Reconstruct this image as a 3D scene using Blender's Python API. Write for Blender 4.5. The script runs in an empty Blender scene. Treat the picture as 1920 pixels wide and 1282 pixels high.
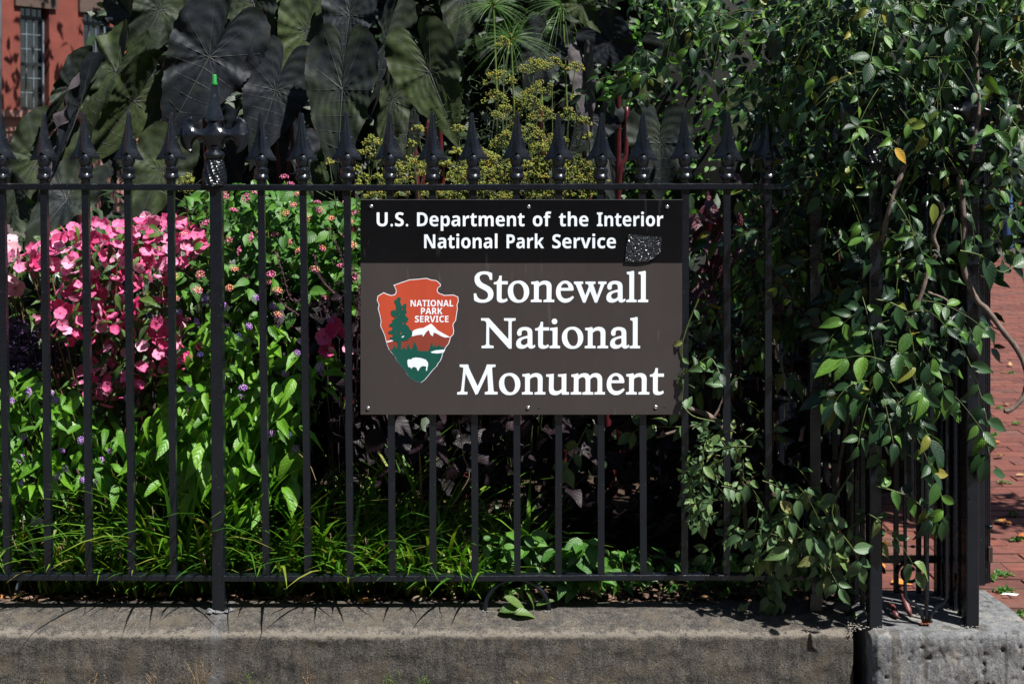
import bpy, math, random
import numpy as np
from mathutils import Vector, Matrix, Euler
from mathutils.geometry import tessellate_polygon, delaunay_2d_cdt
random.seed(7); rng = np.random.default_rng(7)
S = bpy.context.scene
COL = S.collection
R = math.radians

# ---------------------------------------------------------------- camera, sky, sun, exposure
F, D, H, YH = 2600.0, 3.96, 1.545, 262.0     # focal length in photo pixels, metres to the fence, eye height, horizon row
cam = bpy.data.cameras.new('camera'); camo = bpy.data.objects.new('camera', cam); COL.objects.link(camo)
camo.location = (0, -D, H); camo.rotation_euler = (R(90), 0, 0)
cam.sensor_width = 36; cam.lens = F / 1920 * 36; cam.shift_y = -(641 - YH) / 1920
cam.clip_start = .05; cam.clip_end = 500
cam.dof.use_dof = True; cam.dof.focus_distance = D - .02; cam.dof.aperture_fstop = 8
S.camera = camo
wd = bpy.data.worlds.new('World'); S.world = wd; wd.use_nodes = True
nt = wd.node_tree; bg = nt.nodes['Background']
sky = nt.nodes.new('ShaderNodeTexSky'); sky.sky_type = 'NISHITA'; sky.sun_disc = False
sky.sun_elevation = R(55); sky.sun_rotation = R(130); sky.air_density = 1.0; sky.dust_density = .6; sky.ozone_density = 1.5
nt.links.new(sky.outputs[0], bg.inputs[0]); bg.inputs[1].default_value = .05
sl = bpy.data.lights.new('sun', 'SUN'); sl.energy = 4.6; sl.angle = R(.5); sl.color = (1, .98, .945)
so = bpy.data.objects.new('sun', sl); COL.objects.link(so); so.location = (3, -3, 6)
so.rotation_euler = Vector((-.412, .346, -.843)).to_track_quat('-Z', 'Y').to_euler()
S.view_settings.view_transform = 'Standard'; S.view_settings.look = 'None'
S.view_settings.exposure = 1.05; S.view_settings.gamma = 1; S.view_settings.use_curve_mapping = False
S.render.engine = 'CYCLES'; S.cycles.use_denoising = True
S.cycles.max_bounces = 6; S.cycles.diffuse_bounces = 3; S.cycles.glossy_bounces = 3
S.cycles.transparent_max_bounces = 8; S.cycles.caustics_reflective = False; S.cycles.caustics_refractive = False

def W(px, py, Y=0.0):
    Z = D + Y
    return Vector(((px - 960) * Z / F, Y, H - (py - YH) * Z / F))
PX = D / F

# ---------------------------------------------------------------- object helpers
def par(o, p):
    if p is None: return o
    o.parent = p
    if p.type == 'EMPTY': o.matrix_parent_inverse = Matrix.Translation(-p.location)
    return o
def tag(o, label=None, cat=None, group=None, kind=None):
    if label: o['label'] = label
    if cat: o['category'] = cat
    if group: o['group'] = group
    if kind: o['kind'] = kind
    return o
def root(name, loc, label, cat, group=None):
    o = bpy.data.objects.new(name, None); COL.objects.link(o); o.location = Vector(loc)
    o.empty_display_size = .1
    return tag(o, label, cat, group)
def link(name, me, parent=None):
    o = bpy.data.objects.new(name, me); COL.objects.link(o); return par(o, parent)
def mesh(name, V, Fc, mats=None, smooth=False, uv=None, tone=None, fmat=None):
    me = bpy.data.meshes.new(name)
    me.from_pydata([tuple(v) for v in V], [], [tuple(f) for f in Fc])
    for m in (mats if isinstance(mats, (list, tuple)) else [mats]):
        if m: me.materials.append(m)
    if smooth: me.polygons.foreach_set('use_smooth', [True] * len(me.polygons))
    if fmat: me.polygons.foreach_set('material_index', fmat)
    if uv is not None:
        l = me.uv_layers.new(name='UVMap'); li = np.empty(len(me.loops), np.int32); me.loops.foreach_get('vertex_index', li)
        l.data.foreach_set('uv', np.asarray(uv, np.float32)[li].ravel())
    if tone is not None:
        a = me.attributes.new('tone', 'FLOAT', 'POINT'); a.data.foreach_set('value', np.asarray(tone, np.float32))
    me.update(); return me

class MB:
    def __init__(s): s.V = []; s.F = []; s.M = []; s.m = 0
    def add(s, V, Fc):
        b = len(s.V); s.V += [tuple(v) for v in V]; s.F += [tuple(i + b for i in f) for f in Fc]; s.M += [s.m] * len(Fc)
    def box(s, a, b, bev=0.0):
        x0, y0, z0 = a; x1, y1, z1 = b
        if bev <= 0:
            s.add([(x0,y0,z0),(x1,y0,z0),(x1,y1,z0),(x0,y1,z0),(x0,y0,z1),(x1,y0,z1),(x1,y1,z1),(x0,y1,z1)],
                  [(0,3,2,1),(4,5,6,7),(0,1,5,4),(1,2,6,5),(2,3,7,6),(3,0,4,7)]); return
        import bmesh
        bm = bmesh.new(); bmesh.ops.create_cube(bm, size=1)
        for v in bm.verts:
            v.co = Vector((x0 + (v.co.x + .5) * (x1 - x0), y0 + (v.co.y + .5) * (y1 - y0), z0 + (v.co.z + .5) * (z1 - z0)))
        bmesh.ops.bevel(bm, geom=bm.edges[:], offset=bev, segments=1, affect='EDGES', profile=.5)
        bm.verts.index_update()
        s.add([v.co[:] for v in bm.verts], [[v.index for v in f.verts] for f in bm.faces]); bm.free()
    def bar(s, p, q, w, d, up=Vector((0, 1, 0)), bev=.0):
        """square bar from p to q, w wide, d deep"""
        p = Vector(p); q = Vector(q); a = (q - p).normalized(); x = a.cross(up).normalized(); y = x.cross(a)
        V = []
        for c in (p, q):
            for i, j in ((-1,-1),(1,-1),(1,1),(-1,1)): V.append(c + x * (i * w / 2) + y * (j * d / 2))
        s.add(V, [(0,1,2,3),(7,6,5,4),(0,4,5,1),(1,5,6,2),(2,6,7,3),(3,7,4,0)])
    def tube(s, pts, rad, n=8, cap=True, jit=0):
        pts = [Vector(p) for p in pts]; k = len(pts)
        rad = [rad] * k if isinstance(rad, (int, float)) else rad
        V = []; up = Vector((0, 0, 1)); t0 = (pts[1] - pts[0]).normalized()
        x = t0.cross(up) if abs(t0.z) < .9 else t0.cross(Vector((0, 1, 0)))
        x.normalize()
        for i, p in enumerate(pts):
            t = (pts[min(i + 1, k - 1)] - pts[max(i - 1, 0)]).normalized()
            x = (x - t * x.dot(t)).normalized(); y = t.cross(x)
            for j in range(n):
                a = 2 * math.pi * j / n; r = rad[i] * (1 + (random.uniform(-jit, jit) if jit else 0))
                V.append(p + x * math.cos(a) * r + y * math.sin(a) * r)
        Fc = [(i * n + j, i * n + (j + 1) % n, (i + 1) * n + (j + 1) % n, (i + 1) * n + j) for i in range(k - 1) for j in range(n)]
        if cap: Fc += [tuple(range(n - 1, -1, -1)), tuple((k - 1) * n + j for j in range(n))]
        s.add(V, Fc)
    def lathe(s, prof, n=16, c=(0, 0, 0), mod=None):
        V = []
        for r, z in prof:
            for j in range(n):
                a = 2 * math.pi * j / n; rr = r * (mod(a, z) if mod else 1)
                V.append((c[0] + math.cos(a) * rr, c[1] + math.sin(a) * rr, c[2] + z))
        k = len(prof)
        Fc = [(i * n + j, i * n + (j + 1) % n, (i + 1) * n + (j + 1) % n, (i + 1) * n + j) for i in range(k - 1) for j in range(n)]
        s.add(V, Fc)
    def mesh(s, name, mats, smooth=False):
        return mesh(name, s.V, s.F, mats, smooth, fmat=s.M if s.m or any(s.M) else None)
    def build(s, name, mats, parent=None, smooth=False):
        return link(name, s.mesh(name, mats, smooth), parent)

def crom(P, k=4, closed=False):
    """Catmull-Rom through points"""
    P = [Vector(p) for p in P]; n = len(P); out = []
    for i in range(n if closed else n - 1):
        a, b, c, d = (P[(i - 1) % n] if closed or i else P[0]), P[i], P[(i + 1) % n], (P[(i + 2) % n] if closed or i + 2 < n else P[-1])
        for j in range(k):
            t = j / k
            out.append(.5 * (2 * b + (c - a) * t + (2 * a - 5 * b + 4 * c - d) * t * t + (3 * b - a - 3 * c + d) * t ** 3))
    if not closed: out.append(P[-1])
    return out
def prism(mb, polys, y0, y1):
    """flat shape(s) given as (x, z) outlines, extruded from y0 (front) to y1; first outline may carry holes"""
    pl = [[Vector((x, z, 0)) for x, z in p] for p in polys]
    tri = tessellate_polygon(pl); flat = [v for p in pl for v in p]
    n = len(flat); V = [(v.x, y0, v.y) for v in flat] + [(v.x, y1, v.y) for v in flat]
    Fc = []
    for t in tri:
        a, b, c = (flat[i] for i in t)
        cr = (b - a).cross(c - a).z
        t = tuple(t) if cr > 0 else tuple(reversed(t))
        Fc.append(t); Fc.append(tuple(i + n for i in reversed(t)))
    b = 0
    for p in pl:
        m = len(p)
        for i in range(m): j = (i + 1) % m; Fc.append((b + i, b + j, n + b + j, n + b + i))
        b += m
    mb.add(V, Fc)
def inpoly(x, y, P):
    c = False; n = len(P)
    for i in range(n):
        x0, y0 = P[i]; x1, y1 = P[(i + 1) % n]
        if (y0 > y) != (y1 > y) and x < (x1 - x0) * (y - y0) / (y1 - y0) + x0: c = not c
    return c
def samp(P, n):
    xs = [p[0] for p in P]; ys = [p[1] for p in P]; out = []
    while len(out) < n:
        x = random.uniform(min(xs), max(xs)); y = random.uniform(min(ys), max(ys))
        if inpoly(x, y, P): out.append((x, y))
    return out

# ---------------------------------------------------------------- materials
def newmat(name):
    m = bpy.data.materials.new(name); m.use_nodes = True; nt = m.node_tree
    return m, nt, nt.nodes['Principled BSDF'], nt.nodes, nt.links
def N(nt, t, **kw):
    n = nt.nodes.new(t)
    for k, v in kw.items():
        if k.startswith('i_'): n.inputs[int(k[2:])].default_value = v
        else: setattr(n, k, v)
    return n
def noise(nt, scale, detail=4, rough=.6, coord='Object', vec=None):
    t = N(nt, 'ShaderNodeTexNoise'); t.inputs['Scale'].default_value = scale; t.inputs['Detail'].default_value = detail; t.inputs['Roughness'].default_value = rough
    if vec is None:
        c = N(nt, 'ShaderNodeTexCoord'); vec = c.outputs[coord]
    nt.links.new(vec, t.inputs['Vector']); return t
def ramp(nt, src, stops):
    r = N(nt, 'ShaderNodeValToRGB'); e = r.color_ramp.elements
    while len(e) < len(stops): e.new(.5)
    for i, (p, c) in enumerate(stops):
        e[i].position = p; e[i].color = (*c, 1) if isinstance(c, (tuple, list)) else (c, c, c, 1)
    nt.links.new(src, r.inputs[0]); return r
def mixc(nt, fac, a, b, mode='MIX'):
    m = N(nt, 'ShaderNodeMix', data_type='RGBA', blend_type=mode)
    for s, v in ((0, fac), (6, a), (7, b)):
        if hasattr(v, 'links'): nt.links.new(v, m.inputs[s])
        else: m.inputs[s].default_value = v if s == 0 else (*v, 1)
    return m.outputs[2]
def math_(nt, op, a, b=None, clamp=False):
    m = N(nt, 'ShaderNodeMath', operation=op, use_clamp=clamp)
    for s, v in ((0, a), (1, b)):
        if v is None: continue
        if hasattr(v, 'links'): nt.links.new(v, m.inputs[s])
        else: m.inputs[s].default_value = v
    return m.outputs[0]
def bump(nt, bsdf, h, strength=.3, dist=.002, prev=None):
    b = N(nt, 'ShaderNodeBump'); b.inputs['Strength'].default_value = strength; b.inputs['Distance'].default_value = dist
    nt.links.new(h, b.inputs['Height'])
    if prev: nt.links.new(prev, b.inputs['Normal'])
    nt.links.new(b.outputs[0], bsdf.inputs['Normal']); return b.outputs[0]

def plain(name, col, rough=.5, metal=0, var=.25, scale=30, bmp=.15, spec=.5):
    m, nt, b, ns, ls = newmat(name)
    n = noise(nt, scale)
    r = ramp(nt, n.outputs[0], [(.3, tuple(c * (1 - var) for c in col)), (.7, tuple(min(1, c * (1 + var)) for c in col))])
    ls.new(r.outputs[0], b.inputs['Base Color']); b.inputs['Roughness'].default_value = rough; b.inputs['Metallic'].default_value = metal
    b.inputs['Specular IOR Level'].default_value = spec
    if bmp: bump(nt, b, noise(nt, scale * 4).outputs[0], bmp)
    return m

def iron(name='black_iron_paint'):
    m, nt, b, ns, ls = newmat(name)
    n = noise(nt, 9, 5, .7); n2 = noise(nt, 60, 3, .6); n3 = noise(nt, 260, 2, .5)
    r = ramp(nt, n.outputs[0], [(.35, (.003, .004, .0068)), (.62, (.005, .0068, .011)), (.8, (.013, .016, .022))])
    sp = ramp(nt, noise(nt, 95, 2, .5).outputs[0], [(.71, 0.0), (.76, 1.0)])
    c = mixc(nt, sp.outputs[0], r.outputs[0], (.05, .05, .052))
    ls.new(c, b.inputs['Base Color'])
    rr = ramp(nt, n2.outputs[0], [(.3, .22), (.7, .34)]); ls.new(rr.outputs[0], b.inputs['Roughness']); b.inputs['Specular IOR Level'].default_value = .55
    p = bump(nt, b, n2.outputs[0], .45, .002)
    bump(nt, b, n3.outputs[0], .3, .001, p)
    return m

def leafmat(name, cols, rough=.38, trans=.3, tcol=None, vein=.35, side=7, bmp=.35, spot=None, spec=.5, under=None):
    """cols: list of (position, colour) along a per-leaf random tone"""
    m, nt, b, ns, ls = newmat(name)
    at = N(nt, 'ShaderNodeAttribute', attribute_name='tone'); oi = N(nt, 'ShaderNodeObjectInfo')
    t = math_(nt, 'FRACT', math_(nt, 'ADD', at.outputs['Fac'], oi.outputs['Random']))
    r = ramp(nt, t, cols)
    uv = N(nt, 'ShaderNodeUVMap', uv_map='UVMap'); sp = N(nt, 'ShaderNodeSeparateXYZ'); ls.new(uv.outputs[0], sp.inputs[0])
    au = math_(nt, 'ABSOLUTE', math_(nt, 'SUBTRACT', sp.outputs[0], .5))       # 0 midrib .. .5 edge
    mid = math_(nt, 'SUBTRACT', 1.0, math_(nt, 'MULTIPLY', au, 22.0), True)
    ph = math_(nt, 'MULTIPLY', math_(nt, 'SUBTRACT', sp.outputs[1], math_(nt, 'MULTIPLY', au, .55)), side)
    tri = math_(nt, 'ABSOLUTE', math_(nt, 'SUBTRACT', math_(nt, 'FRACT', ph), .5))   # 0 on vein
    sv = math_(nt, 'SUBTRACT', 1.0, math_(nt, 'MULTIPLY', tri, 9.0), True)
    vm = math_(nt, 'MAXIMUM', mid, math_(nt, 'MULTIPLY', sv, .45))
    light = mixc(nt, 1.0, r.outputs[0], (2.0, 1.9, 1.9), 'MULTIPLY')
    c = mixc(nt, math_(nt, 'MULTIPLY', vm, vein), r.outputs[0], light)
    nz = noise(nt, 14, 4, .65)
    v = ramp(nt, nz.outputs[0], [(.3, .72), (.7, 1.2)])
    c = mixc(nt, 1.0, c, v.outputs[0], 'MULTIPLY')
    if spot:
        s = ramp(nt, noise(nt, spot[0], 4, .7).outputs[0], [(spot[1], 0.0), (spot[1] + .08, 1.0)])
        c = mixc(nt, math_(nt, 'MULTIPLY', s.outputs[0], spot[3] if len(spot) > 3 else .8), c, spot[2])
    if under:
        g = N(nt, 'ShaderNodeNewGeometry'); c = mixc(nt, g.outputs['Backfacing'], c, under)
    ls.new(c, b.inputs['Base Color']); b.inputs['Roughness'].default_value = rough
    b.inputs['Specular IOR Level'].default_value = spec
    rr = ramp(nt, nz.outputs[0], [(.3, max(.05, rough - .1)), (.7, min(1, rough + .18))]); ls.new(rr.outputs[0], b.inputs['Roughness'])
    h = math_(nt, 'ADD', math_(nt, 'MULTIPLY', tri, 1.5), math_(nt, 'MULTIPLY', math_(nt, 'SUBTRACT', 1.0, mid), .5))
    p = bump(nt, b, h, bmp, .0022)
    bump(nt, b, noise(nt, 90, 3).outputs[0], bmp * .7, .001, p)
    if trans:
        tr = N(nt, 'ShaderNodeBsdfTranslucent'); mx = N(nt, 'ShaderNodeMixShader', i_0=trans)
        tc = mixc(nt, 1.0, c, tcol or (1.5, 1.7, .6), 'MULTIPLY')
        ls.new(tc, tr.inputs[0]); ls.new(b.outputs[0], mx.inputs[1]); ls.new(tr.outputs[0], mx.inputs[2])
        ls.new(mx.outputs[0], ns['Material Output'].inputs[0])
    return m
SANS={'U':[508,[[252,-7,193,-1,145,15,107,42,79,78,63,121,57,171,57,480,158,480,158,186,161,151,169,123,183,103,201,89,225,81,255,79,285,81,309,90,327,105,339,126,347,153,349,187,349,480,451,480,451,169,448,137,441,107,429,80,412,55,390,34,363,16,331,4,294,-4]]],
'S':[370,[[167,-7,118,-4,73,6,31,22,31,117,102,90,126,83,150,79,175,77,197,79,215,84,228,92,237,102,242,114,244,128,241,145,232,160,217,172,198,183,176,195,150,207,114,225,77,253,66,265,56,279,48,293,41,310,38,329,36,350,41,390,56,423,80,450,113,470,152,482,199,486,223,485,247,482,270,478,341,453,308,373,249,394,232,398,214,401,195,402,178,400,163,396,151,388,143,378,137,367,136,353,138,337,146,324,158,313,176,302,199,290,226,277,250,265,271,253,289,241,305,227,318,212,329,196,337,178,342,157,343,133,338,93,323,59,297,31,262,10,219,-2]]],
'D':[497,[[60,0,60,480,211,480,259,477,302,468,342,453,376,432,404,406,427,374,444,336,455,293,458,244,450,170,427,109,389,61,337,27,273,7,196,0],[162,84,206,84,270,94,316,123,343,173,353,242,349,290,337,329,318,359,291,380,257,392,216,396,162,396]]],
'e':[397,[[218,-7,183,-4,151,2,121,14,95,30,73,50,54,76,41,106,33,141,30,181,33,221,40,257,52,288,69,314,89,335,113,352,140,364,170,371,203,373,251,369,291,354,324,330,348,297,363,256,368,207,368,158,132,158,135,132,143,110,157,92,175,79,197,71,223,68,246,69,267,71,287,75,307,80,327,88,347,97,347,19,329,11,310,5,290,0,269,-4,245,-6],[134,225,274,225,272,246,266,265,257,280,243,293,226,300,204,302,186,300,170,294,156,283,145,269,138,249]]],
'p':[425,[[52,-161,52,367,134,367,148,319,152,319,163,333,177,346,192,357,210,366,232,372,257,373,295,368,328,352,357,325,378,288,391,241,395,184,390,127,377,79,355,42,326,15,293,-1,254,-7,229,-5,208,0,191,8,176,18,163,29,152,40,147,40,152,-13,152,-161],[226,75,247,78,263,87,276,103,286,125,291,152,293,185,289,233,276,266,254,287,224,293,201,291,183,283,170,269,161,250,155,226,152,195,152,185,154,152,159,125,168,103,182,87,201,78]]],
'a':[406,[[142,-7,111,-4,84,6,60,22,43,44,32,73,28,109,33,145,46,174,69,196,101,212,142,222,192,226,256,228,256,244,254,262,249,276,241,287,229,294,215,299,199,300,181,299,164,297,146,292,95,273,62,341,83,351,105,359,128,365,152,370,177,373,203,374,248,371,286,360,316,342,338,317,351,285,355,244,355,0,285,0,266,50,263,50,247,32,231,17,214,7,194,-1,170,-5],[179,66,200,69,218,75,234,86,246,100,253,118,256,140,256,170,217,169,188,166,166,160,150,151,139,139,133,125,131,109,132,95,137,84,144,76,154,71,166,68]]],
'r':[305,[[52,0,52,367,128,367,143,305,148,305,160,323,175,339,192,353,212,364,234,371,257,373,275,373,291,371,283,277,270,279,254,280,237,279,221,276,205,271,190,264,178,254,167,242,159,227,154,208,152,187,152,0]]],
't':[291,[[178,-7,157,-6,137,-2,119,4,103,13,90,25,78,41,70,61,65,86,63,115,63,291,15,291,15,334,71,367,99,445,163,445,163,367,266,367,266,291,163,291,163,115,165,102,169,92,175,84,184,78,195,74,207,73,239,77,270,85,270,10,230,-2]]],
'm':[660,[[52,0,52,367,129,367,142,320,148,320,160,337,176,350,194,361,213,368,234,372,255,373,280,372,303,368,323,360,340,350,355,336,366,320,375,320,387,337,403,350,421,361,442,368,462,372,483,373,521,370,553,359,577,342,595,316,606,282,609,239,609,0,509,0,509,214,506,249,495,274,478,289,454,293,430,290,411,281,398,265,388,244,383,217,381,184,381,0,281,0,281,214,277,249,267,274,250,289,226,293,201,290,182,280,168,262,159,238,154,209,152,173,152,0]]],
'n':[441,[[52,0,52,367,129,367,142,320,148,320,161,337,177,350,196,361,217,368,238,372,261,373,297,370,329,359,355,342,375,316,387,282,391,239,391,0,291,0,291,214,289,238,285,258,277,274,265,285,250,291,232,293,204,290,184,280,169,262,160,238,154,209,152,173,152,0]]],
'o':[416,[[207,-7,174,-4,144,3,116,15,91,32,70,54,53,80,40,111,33,145,30,184,36,240,51,287,78,324,114,352,157,368,209,373,242,371,272,364,300,351,325,334,346,313,363,287,375,257,383,223,385,184,380,128,364,81,337,43,302,15,258,-1],[208,74,232,77,251,86,266,102,276,123,281,151,283,184,281,217,276,244,266,266,251,281,232,290,208,293,184,290,164,281,150,266,140,244,134,217,132,184,134,151,140,123,150,102,164,86,184,77]]],
'f':[260,[[69,0,69,291,13,291,13,340,69,367,69,394,70,423,76,447,84,466,96,482,111,494,129,503,150,509,173,513,198,514,252,509,290,498,265,425,240,431,209,435,196,433,186,429,178,422,173,413,170,402,169,390,169,367,255,367,255,291,169,291,169,0]]],
'h':[441,[[52,0,52,510,152,510,152,406,151,355,148,320,153,320,166,337,181,350,198,361,217,368,238,372,259,373,296,370,328,359,355,342,375,316,387,282,391,239,391,0,291,0,291,214,287,249,276,274,258,289,232,293,205,290,184,280,170,262,160,238,154,209,152,173,152,0]]],
'I':[261,[[21,0,21,58,80,85,80,395,21,422,21,480,240,480,240,422,181,395,181,85,240,58,240,0]]],
'i':[205,[[103,412,88,414,75,417,64,423,55,432,50,445,48,461,50,478,55,491,64,500,75,506,88,509,103,510,117,509,130,506,141,500,150,491,155,478,157,461,155,445,150,432,141,423,130,417,117,414],[52,0,52,367,152,367,152,0]]],
'N':[546,[[60,0,60,480,189,480,397,120,399,120,396,187,394,253,394,480,486,480,486,0,357,0,148,363,145,363,149,294,151,226,151,0]]],
'l':[205,[[52,0,52,510,152,510,152,0]]],
'P':[422,[[60,0,60,480,214,480,270,475,315,462,349,440,373,410,387,373,392,330,390,303,384,276,374,252,360,229,340,209,316,193,286,180,249,173,206,171,162,171,162,0],[162,254,195,254,222,256,245,261,264,271,278,285,286,303,289,326,284,357,269,379,243,392,208,396,162,396]]],
'k':[416,[[52,0,52,510,152,510,152,282,151,241,147,199,148,199,169,228,192,255,295,367,408,367,262,208,416,0,301,0,195,148,152,114,152,0]]],
'v':[382,[[140,0,0,367,105,367,175,158,185,119,189,83,192,83,195,107,200,132,207,158,277,367,382,367,242,0]]],
'c':[345,[[201,-7,151,-2,109,13,75,39,50,75,35,122,30,181,33,223,40,260,53,291,70,317,91,337,117,353,145,364,176,371,210,373,234,373,256,370,276,366,324,349,295,271,251,287,210,293,176,286,152,265,137,230,132,182,135,148,141,121,153,101,168,86,187,77,210,75,230,75,249,78,266,83,282,89,298,97,313,106,313,21,297,12,281,5,265,0,247,-4,226,-6]]],
'.':[180,[[89,-9,79,-8,69,-5,60,1,54,10,50,22,48,36,50,51,54,63,60,71,69,77,79,80,89,81,100,80,110,77,119,71,126,63,130,51,132,36,130,22,126,10,119,1,110,-5,100,-8]]],
'A':[463,[[0,0,169,482,293,482,463,0,354,0,319,114,144,114,109,0],[170,199,295,199,259,311,251,340,240,375,232,407,223,374,212,336,204,311]]],
'T':[389,[[144,0,144,395,13,395,13,480,375,480,375,395,245,395,245,0]]],
'O':[535,[[267,-7,218,-3,176,7,139,24,108,48,83,76,63,111,50,150,42,193,39,241,42,289,50,332,63,371,83,405,108,433,139,456,176,473,219,484,268,487,317,484,360,473,396,456,427,433,452,405,471,370,485,331,493,288,496,240,493,193,485,150,471,110,452,76,427,47,396,24,360,7,317,-3],[267,79,307,83,338,98,361,122,376,154,386,194,389,240,386,287,376,327,361,359,338,383,307,398,268,402,229,398,198,383,175,359,159,327,149,287,146,240,149,194,159,154,175,122,198,98,229,83]]],
'L':[379,[[60,0,60,480,162,480,162,84,357,84,357,0]]],
'R':[443,[[60,0,60,480,200,480,260,476,308,464,345,444,371,416,386,380,392,336,390,315,386,296,379,278,370,263,359,249,346,237,332,226,318,217,302,209,443,0,330,0,216,184,162,184,162,0],[162,267,195,267,225,268,249,274,267,283,279,296,286,313,289,333,286,354,278,370,266,382,247,390,223,395,193,396,162,396]]],
'K':[446,[[60,0,60,480,162,480,162,260,181,288,202,316,332,480,445,480,277,267,446,0,330,0,205,202,162,171,162,0]]],
'E':[376,[[60,0,60,480,336,480,336,396,162,396,162,291,324,291,324,208,162,208,162,84,336,84,336,0]]],
'V':[437,[[163,0,0,480,103,480,193,194,200,167,211,125,218,89,225,125,236,167,243,194,334,480,437,480,273,0]]],
'C':[428,[[255,-7,208,-3,168,7,133,24,103,47,80,76,62,110,49,149,41,192,39,239,42,286,51,328,65,367,85,402,111,431,141,455,177,472,218,483,264,486,288,485,312,482,335,477,359,470,382,462,404,453,371,370,317,392,299,397,282,401,264,402,228,397,198,382,175,358,157,325,147,285,144,238,147,191,156,152,172,120,195,97,226,83,264,78,284,79,303,81,323,85,386,103,386,18,365,10,344,4,324,-1,302,-4,279,-6]]]}
# ================================================================ setting: ground, pavement, soil
ZT = .203                                            # top of the stone wall
def stone_mat(name, base, dark, light, warm=(.11, .085, .06), fl=.3, fh=2.0):
    m, nt, b, ns, ls = newmat(name)
    co = N(nt, 'ShaderNodeTexCoord'); geo = N(nt, 'ShaderNodeNewGeometry')
    big = noise(nt, 5, 5, .7); mp = N(nt, 'ShaderNodeMapping'); mp.inputs['Scale'].default_value = (1, 1, .22); ls.new(co.outputs['Object'], mp.inputs[0])
    st = noise(nt, 42, 4, .7, vec=mp.outputs[0]); fine = noise(nt, 230, 4, .8); pit = noise(nt, 60, 4, .75)
    r = ramp(nt, big.outputs[0], [(.3, dark), (.52, base), (.75, light)])
    c = mixc(nt, .55, r.outputs[0], ramp(nt, st.outputs[0], [(.35, dark), (.65, light)]).outputs[0])
    c = mixc(nt, 1.0, c, ramp(nt, fine.outputs[0], [(.38, fl), (.64, fh)]).outputs[0], 'MULTIPLY')
    blot = ramp(nt, noise(nt, 11, 5, .75).outputs[0], [(.53, 0.0), (.60, 1.0)])
    c = mixc(nt, math_(nt, 'MULTIPLY', blot.outputs[0], .6), c, warm)
    # pale arris, worn with a painted highlight: where the surface normal turns between top and face
    sx = N(nt, 'ShaderNodeSeparateXYZ'); ls.new(co.outputs['Object'], sx.inputs[0])
    ls.new(c, b.inputs['Base Color']); b.inputs['Roughness'].default_value = .88; b.inputs['Specular IOR Level'].default_value = .25
    p = bump(nt, b, pit.outputs[0], .55, .006); bump(nt, b, fine.outputs[0], .9, .003, p)
    return m, nt, b, c, sx
STONE, snt, sb, sc_, sx_ = stone_mat('weathered_brownstone', (.056, .0505, .0455), (.022, .0215, .022), (.115, .10, .08), warm=(.10, .08, .058))
# dark crust on the upper face, pale edge line under the arris: wear plus a painted sunlit highlight
e1 = math_(snt, 'ADD', sx_.outputs[2], math_(snt, 'MULTIPLY', noise(snt, 14, 8, .9).outputs[0], .09))
edge = ramp(snt, e1, [(.209, 0.0), (.2135, 1.0), (.2205, 1.0), (.2255, 0.0)])
sl_ = snt.nodes.new('ShaderNodeMath'); sl_.operation = 'LESS_THAN'; snt.links.new(sx_.outputs[1], sl_.inputs[0]); sl_.inputs[1].default_value = -.085
cc = mixc(snt, math_(snt, 'MULTIPLY', math_(snt, 'MULTIPLY', edge.outputs[0], sl_.outputs[0]), .85), sc_, (.19, .165, .135))
# chalky run-off stain under the main post
dx_ = math_(snt, 'ABSOLUTE', math_(snt, 'SUBTRACT', sx_.outputs[0], W(418, 1143).x)); stn = math_(snt, 'SUBTRACT', 1.0, math_(snt, 'MULTIPLY', dx_, 26.0), True)
stn = math_(snt, 'MULTIPLY', math_(snt, 'MULTIPLY', stn, ramp(snt, noise(snt, 30, 4, .8).outputs[0], [(.4, 0.0), (.62, 1.0)]).outputs[0]), .7)
cc = mixc(snt, stn, cc, (.15, .155, .165))
snt.links.new(cc, sb.inputs['Base Color'])
CONC, cnt, cb, cc_, cx_ = stone_mat('grey_concrete', (.145, .148, .152), (.08, .08, .082), (.24, .24, .238), warm=(.27, .25, .215), fl=.6, fh=1.35)
mpc = N(cnt, 'ShaderNodeMapping'); mpc.inputs['Scale'].default_value = (1, 1, .04); cnt.links.new(N(cnt, 'ShaderNodeTexCoord').outputs['Object'], mpc.inputs[0])
drip = ramp(cnt, noise(cnt, 28, 2, .5, vec=mpc.outputs[0]).outputs[0], [(.58, 0.0), (.63, 1.0)])
cnt.links.new(mixc(cnt, math_(cnt, 'MULTIPLY', drip.outputs[0], .6), cc_, (.05, .043, .033)), cb.inputs['Base Color'])

SOILM = plain('dark_soil', (.05, .034, .024), .95, var=.5, scale=40, bmp=.8, spec=.1)
GROUNDM = plain('old_pavement_ground', (.06, .052, .045), .9, var=.35, scale=12, bmp=.4)
# street-side pavement in front of the wall and everything under the scene
V = []; Fc = []
g = mesh('ground', [(-60, -12, -.012), (60, -12, -.012), (60, 120, -.012), (-60, 120, -.012)], [(0, 1, 2, 3)], GROUNDM)
tag(link('ground', g), kind='structure')
sw = MB()
for i in range(-4, 4):
    for j in range(5):
        sw.box((i * 1.5 + .006, -.14 - (j + 1) * 1.5 + .006, -.1), (i * 1.5 + 1.494, -.14 - j * 1.5 - .004, 0), .006)
tag(sw.build('sidewalk', plain('sidewalk_concrete', (.085, .08, .072), .9, var=.3, scale=14, bmp=.5)), 'grey concrete sidewalk slabs in front of the wall', kind='structure')

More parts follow.
